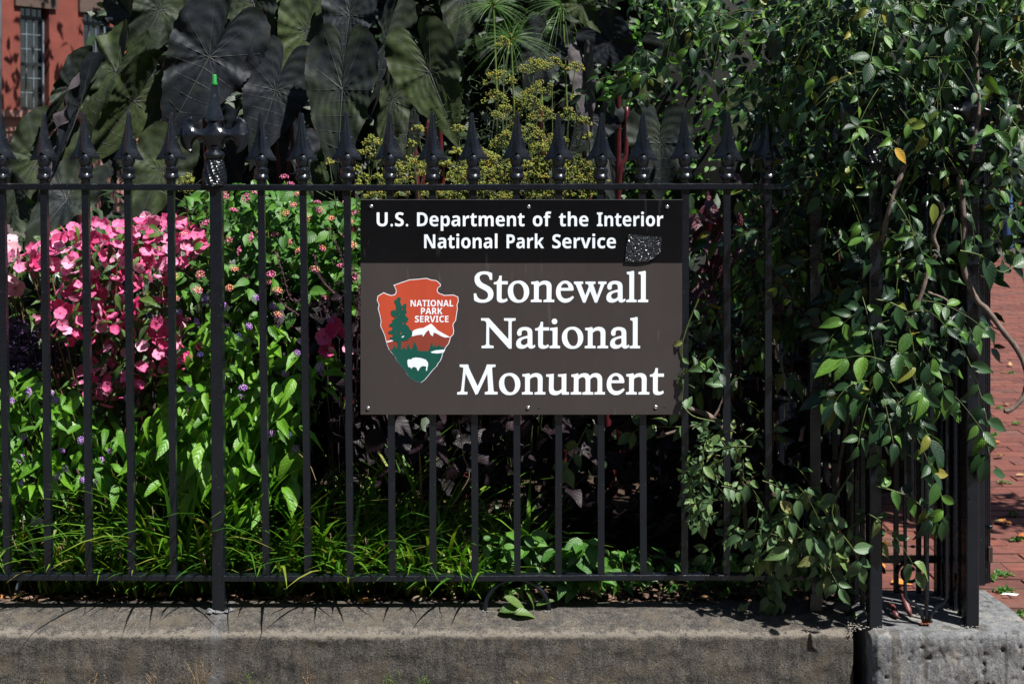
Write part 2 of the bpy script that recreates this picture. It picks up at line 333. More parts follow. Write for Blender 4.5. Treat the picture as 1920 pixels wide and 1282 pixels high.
# brick path behind the gate
def brickmat():
    m, nt, b, ns, ls = newmat('red_paving_brick')
    oi = N(nt, 'ShaderNodeObjectInfo'); at = N(nt, 'ShaderNodeAttribute', attribute_name='tone')
    t = math_(nt, 'FRACT', math_(nt, 'ADD', at.outputs['Fac'], oi.outputs['Random']))
    r = ramp(nt, t, [(0, (.085, .025, .018)), (.4, (.125, .035, .024)), (.8, (.155, .046, .030)), (1, (.11, .04, .03))])
    co = N(nt, 'ShaderNodeTexCoord'); geo = N(nt, 'ShaderNodeNewGeometry')
    n = noise(nt, 30, 4, .7, vec=geo.outputs['Position']); n2 = noise(nt, 5, 4, .7, vec=geo.outputs['Position'])
    c = mixc(nt, 1.0, r.outputs[0], ramp(nt, n.outputs[0], [(.3, .7), (.7, 1.25)]).outputs[0], 'MULTIPLY')
    c = mixc(nt, math_(nt, 'MULTIPLY', ramp(nt, n2.outputs[0], [(.5, 0.0), (.72, 1.0)]).outputs[0], .35), c, (.12, .085, .06))
    ls.new(c, b.inputs['Base Color']); b.inputs['Roughness'].default_value = .85
    bump(nt, b, noise(nt, 120, 3, vec=geo.outputs['Position']).outputs[0], .5, .003)
    return m
BRICK = brickmat()
pvr = mesh('pavement', [(.98, -.4, .0015), (7.5, -.4, .0015), (7.5, 14.5, .0015), (.98, 14.5, .0015)], [(0, 1, 2, 3)],
           plain('joint_sand', (.03, .03, .018), .95, var=.5, scale=25, bmp=.5))
pav = tag(link('pavement', pvr), 'red brick path laid in running rows behind the gate pier', kind='structure')
bb = MB(); bb.box((-.099, -.0425, -.03), (.099, .0425, .007), .0025); bme = bb.mesh('brick', BRICK)
cand = []
for r_ in range(0, 146):
    y = -.35 + r_ * .1
    for c_ in range(0, 34):
        x = 1.08 + c_ * .2 + (.1 if r_ % 2 else 0)
        if x > 7.3: continue
        Z = D + y; px = 960 + x * F / Z; py = YH + H * F / Z
        vis = (1850 < px + 20 and px < 1945) or (1640 < px < 1800 and py > 960)
        cand.append((0 if vis and y > .12 else 1, Z, x, y))
cand.sort()
for k, (v, Z, x, y) in enumerate(cand[:300]):
    o = bpy.data.objects.new('brick', bme); COL.objects.link(o); o.parent = pav
    o.location = (x + random.uniform(-.002, .002), y, random.uniform(-.002, .003))
    o.rotation_euler = (random.uniform(-.025, .025), random.uniform(-.015, .015), random.uniform(-.015, .015))
pb = MB(); tn = []
for v, Z, x, y in cand[300:]:
    dz = random.uniform(-.002, .003); pb.box((x - .099, y - .0425, -.03), (x + .099, y + .0425, .007 + dz)); tn += [random.random()] * 8
link('brick_rows', mesh('brick_rows', pb.V, pb.F, BRICK, tone=tn), pav)['kind'] = 'stuff'

# garden soil: one lumpy sheet
nx, ny = 90, 60; V = []; Fc = []
for j in range(ny + 1):
    for i in range(nx + 1):
        x = -4 + i * 4.98 / nx; y = .075 + j * 5.0 / ny
        V.append((x, y, .178 + .02 * math.sin(x * 9 + y * 5) * math.sin(y * 7) + random.uniform(-.008, .01) + min(.12, max(0, y - .3) * .08)))
for j in range(ny):
    for i in range(nx): a = j * (nx + 1) + i; Fc.append((a, a + 1, a + nx + 2, a + nx + 1))
tag(link('soil', mesh('soil', V, Fc, SOILM, True)), 'dark lumpy garden soil behind the stone wall', kind='structure')
# mulch chips on the soil
mc = MB(); tn = []
for i in range(2900):
    x = random.uniform(-2.2, 1.0); y = random.uniform(.085, .9) if i % 3 else random.uniform(.085, .25); a = random.uniform(0, 6.3); l = random.uniform(.006, .02); w = l * .35
    c, s_ = math.cos(a), math.sin(a); z = .196 + random.uniform(-.004, .008); t = random.uniform(-.006, .006)
    mc.add([(x - c * l - s_ * w, y - s_ * l + c * w, z), (x - c * l + s_ * w, y - s_ * l - c * w, z + t), (x + c * l + s_ * w, y + s_ * l - c * w, z + t), (x + c * l - s_ * w, y + s_ * l + c * w, z + .003), (x, y, z + .006)],
           [(0, 1, 4), (1, 2, 4), (2, 3, 4), (3, 0, 4)])
tag(mc.build('mulch', plain('wood_mulch', (.13, .075, .05), .9, var=.7, scale=40)), 'brown wood mulch scattered on the garden soil', kind='stuff')

# ================================================================ stone wall and concrete pier block
def profile_block(x0, x1, prof, nx, mat, name, parent, jit=.0015, seed=1):
    rnd = random.Random(seed); from mathutils import noise as mn
    V = []; Fc = []; m = len(prof)
    for i in range(nx + 1):
        x = x0 + (x1 - x0) * i / nx
        for k, (y, z) in enumerate(prof):
            q = Vector((x * 14, y * 30, z * 30 + seed)); d = mn.noise(q) * jit * 2 + mn.noise(q * 3.7) * jit
            V.append((x, y + d * (1.0 if k < m * .55 else .2), z + d * .8))
    for i in range(nx):
        for k in range(m - 1):
            a = i * m + k; Fc.append((a, a + m, a + m + 1, a + 1))
    Fc.append(tuple(range(m))); Fc.append(tuple(nx * m + k for k in range(m - 1, -1, -1)))
    return link(name, mesh(name, V, Fc, mat, True), parent)
def dens(P, n):
    out = []
    for (a, b), (c, d) in zip(P[:-1], P[1:]):
        k = max(1, int(math.hypot(c - a, d - b) / n))
        out += [(a + (c - a) * j / k, b + (d - b) * j / k) for j in range(k)]
    return out + [P[-1]]
wall = root('stone_wall', (-.6, -.02, 0), 'low weathered brownstone wall running under the iron fence', 'wall')
prof = dens([(-.118, -.05), (-.118, .166), (-.114, .175), (-.106, .180), (-.06, .192), (-.03, .2005), (.0, ZT), (.04, ZT + .001), (.078, ZT), (.08, .19), (.08, -.05)], .007)
profile_block(-3.2, .945, prof, 620, STONE, 'stone', wall, .0016, 3)
# crack filler and rough end
blk = root('concrete_block', (1.2, 0, 0), 'rough grey concrete base block with crumbling edges under the iron pier', 'block')
from mathutils import noise as mn
bx0, bx1, by0, by1, bz = .985, 1.425, -.172, .22, .196
V = []; Fc = []; nxx, npf = 150, 0
P2 = dens([(by0 - .004, -.05), (by0, bz - .03), (by0 + .006, bz - .009), (by0 + .02, bz - .001), (-.05, bz + .004), (.05, bz + .004), (by1 - .01, bz - .004), (by1, bz - .02), (by1, -.05)], .0055)
m_ = len(P2)
for i in range(nxx + 1):
    t = i / nxx; x = bx0 + (bx1 + .02 - bx0) * t
    for k, (y, z) in enumerate(P2):
        e = min(t, 1 - t) * (bx1 - bx0)
        xx = x if t < .99 else x
        front = k < m_ * .42
        q = Vector((x * 9, y * 9, z * 9)); d = mn.fractal(q, 1, 2, 5) * .006
        pit = mn.noise(Vector((x * 16 + 5, y * 16, z * 22)))
        pit2 = mn.fractal(Vector((x * 40, y * 40 + 3, z * 46)), .9, 2.1, 4)
        if front and z < bz - .015 and pit2 > .42: d += (pit2 - .42) * .014 * (1 + (x > 1.25) * 1.6)
        if front: d += mn.fractal(Vector((x * 90, y * 90, z * 90)), .8, 2, 3) * .0016
        if front and abs(t - .4) < .3 and bz - .02 > z > bz - .07 and pit2 > .0: d += pit2 * .008
        edge = max(0, .014 - e) * (1.0)                       # rounded ends
        shrink = (y + .17) * 0 
        V.append((xx + mn.noise(q * 2) * .003 - (.045 * max(0, y + .0) if t > .9 else 0), y + d + (edge * .9 if y < 0 else -edge * .9), z - edge * .8 - abs(d) * .2))
for i in range(nxx):
    for k in range(m_ - 1):
        a = i * m_ + k; Fc.append((a, a + m_, a + m_ + 1, a + 1))
Fc.append(tuple(range(m_))); Fc.append(tuple(nxx * m_ + k for k in range(m_ - 1, -1, -1)))
link('body', mesh('body', V, Fc, CONC, True), blk)
# crumbs of mortar round the crack and the feet of the pier
cr = MB()
ico = [(0,0,1),(.9,0,.3),(.3,.85,.3),(-.7,.5,.3),(-.7,-.5,.3),(.3,-.85,.3),(0,0,-.5)]
icf = [(0,1,2),(0,2,3),(0,3,4),(0,4,5),(0,5,1),(6,2,1),(6,3,2),(6,4,3),(6,5,4),(6,1,5)]
def crumb(mb, p, r):
    q = [random.uniform(.6, 1.3) for _ in ico]; mb.add([(p[0] + v[0] * r * k, p[1] + v[1] * r * k, p[2] + v[2] * r * k * .7) for v, k in zip(ico, q)], icf)
for i in range(260):
    u = random.random()
    if u < .35: p = W(random.uniform(1592, 1616), 0, 0); p = (p.x * (D - .1) / D, random.uniform(-.13, -.02), .198 + random.uniform(-.012, .002))
    elif u < .75: p = (random.uniform(1.0, 1.27), random.uniform(-.1, .1), bz + .006)
    else: a = random.choice([1.007, 1.275]); p = (a + random.uniform(-.03, .03), -.115 + random.uniform(-.02, .03), bz + .004)
    crumb(cr, p, random.uniform(.0015, .0045))
cr.build('mortar_crumbs', plain('pale_mortar', (.22, .2, .17), .95, var=.4, scale=60), blk)['kind'] = 'stuff'

# ================================================================ iron fence
IRON = iron(); GREEN = plain('green_paint', (.01, .20, .035), .45, var=.15)
FBZ = W(0, 1081).z                                     # bottom rail centre height
FTZ = W(0, 351).z                                      # top rail centre
import bmesh
def fixn(o):
    me = getattr(o, 'data', o)
    bm = bmesh.new(); bm.from_mesh(me); bmesh.ops.recalc_face_normals(bm, faces=bm.faces); bm.to_mesh(me); bm.free()
def spear_mesh(seed=0):
    rn = random.Random(seed); mb = MB(); s = PX
    lev = [(134, 134, 2.4, 2.4), (131, 131, 3.9, 3.7), (125, 125, 4.4, 4.2), (115, 115, 5.6, 5.4), (102, 103, 7.8, 7.6), (89, 91, 10.6, 9.6), (77, 82, 13.6, 11.2), (66, 74, 17.6, 12.6), (57, 68, 22.4, 13.8), (50.5, 64, 26.6, 14.6), (46.5, 61, 29.2, 15)]
    V = []; Fc = []; k = len(lev); n_ = 12
    def ringpt(j, zs, zf, w, d):
        q, r_ = divmod(j, 3); sx = 1 if q in (0, 3) else -1; sy = -1 if q < 2 else 1
        if r_ == 0: return [(w, 0, zs), (0, -d, zf), (-w, 0, zs), (0, d, zf)][q]
        near_side = (r_ == 1) == (q in (0, 2))
        return (sx * w * .72, sy * d * .17, zs + (zf - zs) * .04) if near_side else (sx * w * .36, sy * d * .44, zs + (zf - zs) * .30)
    for zs, zf, w, d in lev:
        for j in range(n_): x, y, z = ringpt(j, zs, zf, w, d); V.append((x * s, y * s, z * s))
    for i in range(k - 1):
        for j in range(n_): Fc.append((i * n_ + j, (i + 1) * n_ + j, (i + 1) * n_ + (j + 1) % n_, i * n_ + (j + 1) % n_))
    b = len(V)                                        # rolled lip and underside
    for j in range(n_):
        v = Vector(V[(k - 1) * n_ + j]); V.append((v.x * .95, v.y * .85, v.z - 2.2 * s))
    for j in range(n_): Fc.append(((k - 1) * n_ + j, b + j, b + (j + 1) % n_, (k - 1) * n_ + (j + 1) % n_))
    c = len(V)
    for j in range(n_):
        v = Vector(V[b + j]); V.append((v.x * .3, v.y * .5, 58 * s))
    for j in range(n_): Fc.append((b + j, c + j, c + (j + 1) % n_, b + (j + 1) % n_))
    Fc.append(tuple(range(n_ - 1, -1, -1)))
    mb.add(V, Fc)
    # ball and leafy collar
    mb.lathe([(.5 * s, 62 * s), (6 * s, 60 * s), (10.5 * s, 55 * s), (12.6 * s, 48 * s), (12.8 * s, 43 * s), (11.5 * s, 37 * s), (9 * s, 33 * s), (9.5 * s, 31 * s)], 16)
    mb.lathe([(9.5 * s, 31 * s), (11.8 * s, 29 * s), (12.2 * s, 24 * s), (11.2 * s, 19 * s), (13 * s, 16.5 * s), (14 * s, 13 * s), (12.5 * s, 9.5 * s), (9 * s, 7.5 * s), (8.2 * s, 3 * s), (8.2 * s, -2 * s)], 24,
             mod=lambda a, z: 1 + (.10 * math.cos(a * 6) if 17 * s < z < 30 * s else 0))
    return mb
spm = spear_mesh().mesh('finial', IRON, True); fixn(spm); spm.set_sharp_from_angle(angle=R(32))
fence = root('iron_fence', (-.4, 0, ZT), 'black wrought iron picket fence with spear finials standing on the stone wall', 'fence')
RT0 = FTZ + .009
tops = [-707, -628, -549, -470, -391, -312, -233, -154, -74, 4, 83, 161, 240, 321, 490, 568, 651, 731, 811, 888, 968, 1048, 1126, 1204, 1285, 1363]
bots = [-695, -616, -537, -458, -379, -300, -221, -142, -62, 15, 92, 168, 248, 326, 500, 578, 657, 736, 812, 891, 970, 1047, 1127, 1206, 1283, 1362]
pk = None
def picket_mesh(h):
    mb = MB(); V = []; n = 14; w = .0095; Fc = []
    for i in range(n + 1):
        z = h * i / n
        for a, b in ((-1, -1), (1, -1), (1, 1), (-1, 1)):
            V.append((a * w * random.uniform(.95, 1.05), b * w * random.uniform(.95, 1.05), z))
    for i in range(n):
        for j in range(4): Fc.append((i * 4 + j, i * 4 + (j + 1) % 4, i * 4 + 4 + (j + 1) % 4, i * 4 + 4 + j))
    Fc += [(3, 2, 1, 0), tuple(n * 4 + j for j in range(4))]; mb.add(V, Fc); return mb
pms = [picket_mesh(RT0 - FBZ + .012).mesh('picket', IRON) for _ in range(3)]
for i, (a, b) in enumerate(zip(tops, bots)):
    P0 = W(b, 1081); P1 = W(a, 351)
    o = link('picket', pms[i % 3], fence); o.location = (P0.x, 0, FBZ - .004)
    o.rotation_euler = (0, math.atan2(P1.x - P0.x, P1.z - P0.z), 0)
    f = bpy.data.objects.new('finial', spm); COL.objects.link(f); f.parent = o; f.location = (0, 0, RT0 - FBZ + .004 + random.uniform(-.002, .0015))
    f.rotation_euler = (random.uniform(-.02, .02), random.uniform(-.025, .025), random.uniform(-.12, .12))
    if i == 15:      # loose wire hook on one collar
        wm = MB(); s = PX; wm.tube(crom([(-22*s, -10*s, 22*s), (-14*s, -13*s, 23*s), (-4*s, -15*s, 27*s), (8*s, -14*s, 29*s)], 4), .0022, 6); w_ = link('wire', wm.mesh('wire', IRON, True)); w_.parent = o; w_.location = (0, 0, RT0 - FBZ)
# two plain pickets that end inside the vine, no finial seen
for a, b in ((1441, 1440),):
    P0 = W(b, 1081); o = link('picket', pms[0], fence); o.location = (P0.x, 0, FBZ - .004)
    f = bpy.data.objects.new('finial', spm); COL.objects.link(f); f.parent = o; f.location = (0, 0, RT0 - FBZ + .004)
def rail(z, h, d, x0, x1, wob=.0012):
    V = []; Fc = []; n = 90
    for i in range(n + 1):
        x = x0 + (x1 - x0) * i / n; dz = math.sin(x * 3.1) * .0016 + random.uniform(-wob, wob) * .5
        for a, b in ((-1, -.72), (-.8, -1), (.8, -1), (1, -.72), (1, 1), (-1, 1)):
            V.append((x, -d / 2 + (0 if abs(a) < .9 and b < 0 else .002) if b < 0 else d / 2, z + a * h / 2 + dz))
    for i in range(n):
        for j in range(6): Fc.append((i * 6 + j, i * 6 + (j + 1) % 6, i * 6 + 6 + (j + 1) % 6, i * 6 + 6 + j)[::-1])
    Fc += [tuple(range(6)), tuple(n * 6 + j for j in range(5, -1, -1))]
    return mesh('rail', V, Fc, IRON)
xr = W(1535, 0).x
link('rail', rail(FTZ, .0175, .032, -2.7, xr), fence); link('rail', rail(FBZ, .0165, .030, -2.7, xr), fence)
# main post with axe-head finial
pp = MB(); px0 = W(412, 1140).x; px1 = W(406, 345).x
pp.add([(px0 - .0175, -.0165, ZT - .004), (px0 + .0175, -.0165, ZT - .004), (px0 + .0175, .0165, ZT - .004), (px0 - .0175, .0165, ZT - .004),
        (px1 - .0165, -.0165, RT0 + .01), (px1 + .0165, -.0165, RT0 + .01), (px1 + .0165, .0165, RT0 + .01), (px1 - .0165, .0165, RT0 + .01)],
       [(0,3,2,1),(4,5,6,7),(0,1,5,4),(1,2,6,5),(2,3,7,6),(3,0,4,7)])
post = pp.build('post', IRON, fence)
s = PX; ax = W(402, 345)
bk = MB()   # roped basket and ring
prof_b = [(21.5, -3), (21.5, 2), (21.8, 8), (21.3, 16), (20.4, 24), (19, 32), (17, 40), (15.5, 45), (15, 47)]
pr2 = []
for (r0, z0), (r1, z1) in zip(prof_b[:-1], prof_b[1:]):
    for k in range(3): t = k / 3; pr2.append(((r0 + (r1 - r0) * t) * s, (z0 + (z1 - z0) * t) * s))
bk.lathe(pr2 + [(15 * s, 47 * s)], 96, ax, mod=lambda a, z: 1 + .075 * max(-.3, math.cos(12 * a + z * 150)) + .03 * math.cos(z * 900 + a * 5))
bk.lathe([(14 * s, 46 * s), (17.5 * s, 48 * s), (19.3 * s, 52 * s), (19.5 * s, 55 * s), (18 * s, 59 * s), (14 * s, 61 * s), (11.5 * s, 63 * s), (11 * s, 70 * s)], 28, ax)
# spike
V = []; Fc = []; lev = [(193, 4.5), (188, 5.0), (176, 6.2), (160, 8.6), (145, 11.5), (130, 15.5), (121, 18.5), (118, 18.3)]
for z_, w_ in lev:
    for j in range(8):
        if j % 2 == 0: q = (w_ * math.cos(j * math.pi / 4), w_ * .8 * math.sin(j * math.pi / 4))
        else: q = (w_ * .62 * math.cos(j * math.pi / 4), w_ * .55 * math.sin(j * math.pi / 4))
        V.append((ax.x + q[0] * s, ax.y + q[1] * s, ax.z + z_ * s))
for i in range(len(lev) - 1):
    for j in range(8): Fc.append((i * 8 + j, i * 8 + (j + 1) % 8, (i + 1) * 8 + (j + 1) % 8, (i + 1) * 8 + j)[::-1])
Fc += [tuple(range(8))[::-1][::-1], tuple((len(lev) - 1) * 8 + j for j in range(7, -1, -1))]
bk.add(V, Fc)
# axe blades: outline (right half) relative to the axis, px: x, z above rail
zc = lambda y: (345 - y)
half = [(0, 121), (17.5, 121), (18, 119), (14, 114.5), (13, 109), (17, 104), (24, 101.8), (32, 102.8), (38, 107), (41.5, 113), (41.5, 120), (39.5, 126), (42, 126.5),
        (51, 123.5), (58.5, 117), (63.5, 107), (65.5, 95), (65, 83), (61.5, 73), (55, 65), (47, 59.5), (41, 57.2), (42.5, 65), (41.5, 73), (37.5, 80.5), (30, 84.5), (22.5, 83), (17.5, 77), (15, 70), (12, 66), (0, 66)]
out = crom([Vector((x, z, 0)) for x, z in half], 2)
ring_ = [(p.x, p.y) for p in out] + [(-p.x, p.y) for p in reversed(out[1:-1])]
ring_ = [q for i, q in enumerate(ring_) if math.dist(q, ring_[i - 1]) > .4]
pts = [Vector(q) for q in ring_]; nb = len(pts); edges = [(i, (i + 1) % nb) for i in range(nb)]
for gx in np.arange(-66, 67, 3.2):
    for gz in np.arange(58, 128, 3.2):
        if inpoly(gx, gz, ring_):
            dd = min(math.dist((gx, gz), q) for q in ring_)
            if dd > 1.6: pts.append(Vector((gx, gz)))
for gx in np.arange(-60, 61, 3.0): pts.append(Vector((gx, 91.5)))
vs, es, fs, *_ = delaunay_2d_cdt(pts, edges, [], 1, .01)
def dist_edge(q):
    m = 1e9
    for i in range(nb):
        a, b = Vector(ring_[i]), Vector(ring_[(i + 1) % nb]); ab = b - a; t = max(0, min(1, (q - a).dot(ab) / (ab.length_squared or 1))); m = min(m, (q - a - ab * t).length)
    return m
Vf = []; Vb = []
for q in vs:
    de = dist_edge(q); hgt = 2.6 + 2.6 * min(1, de / 1.8) + 7.0 * max(0, 1 - abs(q.y - 91.5) / 26) * min(1, de / 7) + 3.0 * max(0, 1 - abs(q.x) / 15) * min(1, de / 7)
    if abs(q.x) > 50: hgt -= 6.0 * min(1, (abs(q.x) - 50) / 14)
    Vf.append((ax.x + q.x * s, -max(1, hgt) * s, ax.z + q.y * s)); Vb.append((ax.x + q.x * s, max(1, hgt) * s, ax.z + q.y * s))
n_ = len(vs); Fq = []
for f in fs:
    cx = sum(vs[i].x for i in f) / 3; cy = sum(vs[i].y for i in f) / 3
    if not inpoly(cx, cy, ring_): continue
    Fq.append(tuple(f)); Fq.append(tuple(i + n_ for i in reversed(f)))
for i in range(nb): j = (i + 1) % nb; Fq.append((j, i, i + n_, j + n_))
bk.add(Vf + Vb, Fq)
fi = bk.build('finial', IRON, None, True); fi.parent = post
fixn(fi); fi.data.set_sharp_from_angle(angle=R(20))
cp = MB(); cp.lathe([(0, 205 * s), (3.5 * s, 204.6 * s), (4.2 * s, 203 * s), (4.6 * s, 192 * s), (5.8 * s, 188.5 * s), (6 * s, 184.5 * s), (4.8 * s, 184 * s)], 16, ax)
cpo = cp.build('cap', GREEN, None, True); cpo.parent = post; cpo['label'] = 'bright green plastic cap on the spike tip'
# second post where the fence runs into the vine
pq = MB(); p1 = W(1527, 1150); pq.bar((p1.x, 0, ZT - .01), (p1.x + .004, 0, ZT + .05), .034, .026); pq.bar((p1.x + .004, 0, ZT + .048), (p1.x, 0, ZT + .09), .024, .022); pq.bar((p1.x, 0, ZT + .088), (p1.x, 0, RT0 + .02), .03, .028)
pq.build('post', IRON, fence)
# hooped foot under the bottom rail
hp = MB(); c0 = W(968, 1150)
hp.tube([(c0.x + math.cos(a) * .0935 * (1 if math.cos(a) > 0 else .97), -.002, ZT - .004 + max(0, math.sin(a)) * .0935 if math.sin(a) > 0 else ZT - .02) for a in [math.pi * (-.06 + 1.12 * i / 26) for i in range(27)]], .0066, 8, jit=.07)
hp.build('hoop', IRON, fence, True)
lead = MB()
for (x_, y_) in ((-.003, -.02), (.02, -.014), (.036, -.002), (-.02, -.022)): 
    for k in range(2): crumb(lead, (px0 + x_ + random.uniform(-.006, .006), y_ - .006, ZT + .001), .011)
for q in (907, 1029):
    for k in range(3): crumb(lead, (W(q, 0).x + random.uniform(-.01, .014), -.012 + random.uniform(-.004, .01), ZT), .005)
lead.build('lead_flashing', plain('old_lead', (.12, .12, .125), .6, var=.5, scale=60), fence)['kind'] = 'stuff'
lf = MB(); lf.tube(crom([(px0 - .032, -.03, ZT + .008), (px0 - .024, -.026, ZT + .012), (px0 - .012, -.024, ZT + .004), (px0 + .01, -.026, ZT + .001), (px0 + .022, -.02, ZT + .003)], 4), [.0012 + .0035 * math.sin(min(1, i / 16) * 3) for i in range(17)], 5, jit=.4)
lf.build('bent_flashing', bpy.data.materials['old_lead'], fence)

# ================================================================ sign
YS = -.0245                                           # front face
ZS = D + YS
def SP(px, py): return ((px - 960) * ZS / F, H - (py - YH) * ZS / F)
def paint(name, col, rough, scr=.25, spec=.5):
    m, nt, b, ns, ls = newmat(name)
    n = noise(nt, 3, 4, .6); mp = N(nt, 'ShaderNodeMapping'); mp.inputs['Scale'].default_value = (1, 1, .05); ls.new(N(nt, 'ShaderNodeTexCoord').outputs['Object'], mp.inputs[0])
    st = noise(nt, 16, 4, .7, vec=mp.outputs[0])
    r = ramp(nt, n.outputs[0], [(.3, tuple(c * .93 for c in col)), (.7, tuple(c * 1.08 for c in col))])
    c = mixc(nt, 1.0, r.outputs[0], ramp(nt, st.outputs[0], [(.3, .95), (.75, 1.08)]).outputs[0], 'MULTIPLY')
    sp = ramp(nt, noise(nt, 90, 2, .5).outputs[0], [(.76, 0.0), (.8, 1.0)])
    c = mixc(nt, math_(nt, 'MULTIPLY', sp.outputs[0], scr), c, (.16, .15, .15))
    mp2 = N(nt, 'ShaderNodeMapping'); mp2.inputs['Scale'].default_value = (1, 1, .12); mp2.inputs['Rotation'].default_value = (0, .35, 0); ls.new(N(nt, 'ShaderNodeTexCoord').outputs['Object'], mp2.inputs[0])
    sc = ramp(nt, noise(nt, 60, 2, .4, vec=mp2.outputs[0]).outputs[0], [(.70, 0.0), (.74, 1.0)]); c = mixc(nt, math_(nt, 'MULTIPLY', sc.outputs[0], scr * .45), c, (.2, .19, .19))
    ls.new(c, b.inputs['Base Color']); b.inputs['Specular IOR Level'].default_value = spec
    rr = ramp(nt, noise(nt, 8, 5, .7).outputs[0], [(.3, rough - .06), (.7, rough + .1)]); ls.new(rr.outputs[0], b.inputs['Roughness'])
    bump(nt, b, noise(nt, 12, 2).outputs[0], .05, .002); return m
BLK = paint('sign_black', (.003, .0032, .0042), .22, .12, .3); BRN = paint('sign_brown', (.044, .036, .034), .40, .25, .4); WHT = paint('sign_white', (.82, .87, .93), .4, .05)
ORG = paint('emblem_orange', (.47, .062, .027), .4, .1); RDB = paint('emblem_brown', (.24, .042, .025), .4, .1); GRN = paint('emblem_green', (.004, .075, .055), .4, .1)
x0, z1 = SP(676, 375); x1, z0 = SP(1279, 777)
sign = root('park_sign', ((x0 + x1) / 2, YS, z0), 'black and brown metal sign reading Stonewall National Monument bolted to the fence', 'sign')
zm = SP(0, 492.5)[1]
a = MB(); a.box((x0, YS + .0006, z0), (x1, YS + .0036, z1)); a.build('panel', BRN, sign)
a = MB(); a.box((x0 - .0002, YS, zm), (x1 + .0002, YS + .0034, z1 + .0002)); a.build('header_band', BLK, sign)
ed = MB(); ed.box((x0 - .001, YS - .0001, z1 + .0003), (x1 + .001, YS + .0042, z1 + .0011)); ed.build('edge_trim', plain('bare_aluminium', (.35, .35, .36), .35, .8, var=.3, scale=40), sign)
SB = YS + .0006
def layer(mb, P, k, holes=()):
    prism(mb, [[SP(*p) for p in P]] + [[SP(*p) for p in h] for h in holes], (YS if k < 0 else SB) - .0004 - .00018 * max(k, 0), (YS if k < 0 else SB) + .0002)

def sans(mb, text, xl, xr, base, cap, k, yref):
    """one word of bold sans lettering fitted between xl and xr (photo px)"""
    adv = 0; pos = []
    for ch in text: pos.append(adv); adv += SANS[ch][0] * 1.0
    first = min(min(p[0::2]) for p in SANS[text[0]][1]); lastmax = pos[-1] + max(max(p[0::2]) for p in SANS[text[-1]][1])
    sx = (xr - xl) / (lastmax - first); sy = cap / 428.0 if cap else sx
    for ch, p0 in zip(text, pos):
        polys = []
        for q in SANS[ch][1]:
            polys.append([(xl + (p0 + q[i] - first) * sx, base - q[i + 1] * sy) for i in range(0, len(q), 2)])
        # group holes with their outer outline
        area = lambda P: abs(sum(P[i - 1][0] * P[i][1] - P[i][0] * P[i - 1][1] for i in range(len(P))) / 2)
        polys.sort(key=area, reverse=True); groups = []
        for P in polys:
            for g_ in groups:
                if inpoly(P[0][0], P[0][1], g_[0]): g_.append(P); break
            else: groups.append([P])
        for g_ in groups:
            prism(mb, [[SP(*p) for p in P] for P in g_], yref - .0004 - .00018 * k, yref + .0002)

for w_, l_, r_ in (('U.S.', 706.3, 765.3), ('Department', 782, 983.5), ('of', 999, 1033.5), ('the', 1048, 1103.2), ('Interior', 1119.3, 1243.6)): t1 = MB(); sans(t1, w_, l_, r_, 424.2, 23, 0, YS); t1.build('lettering', WHT, sign)

for w_, l_, r_ in (('National', 795.3, 932.8), ('Park', 949.8, 1020), ('Service', 1035.5, 1154.8)): t2 = MB(); sans(t2, w_, l_, r_, 465.4, 23, 0, YS); t2.build('lettering', WHT, sign)
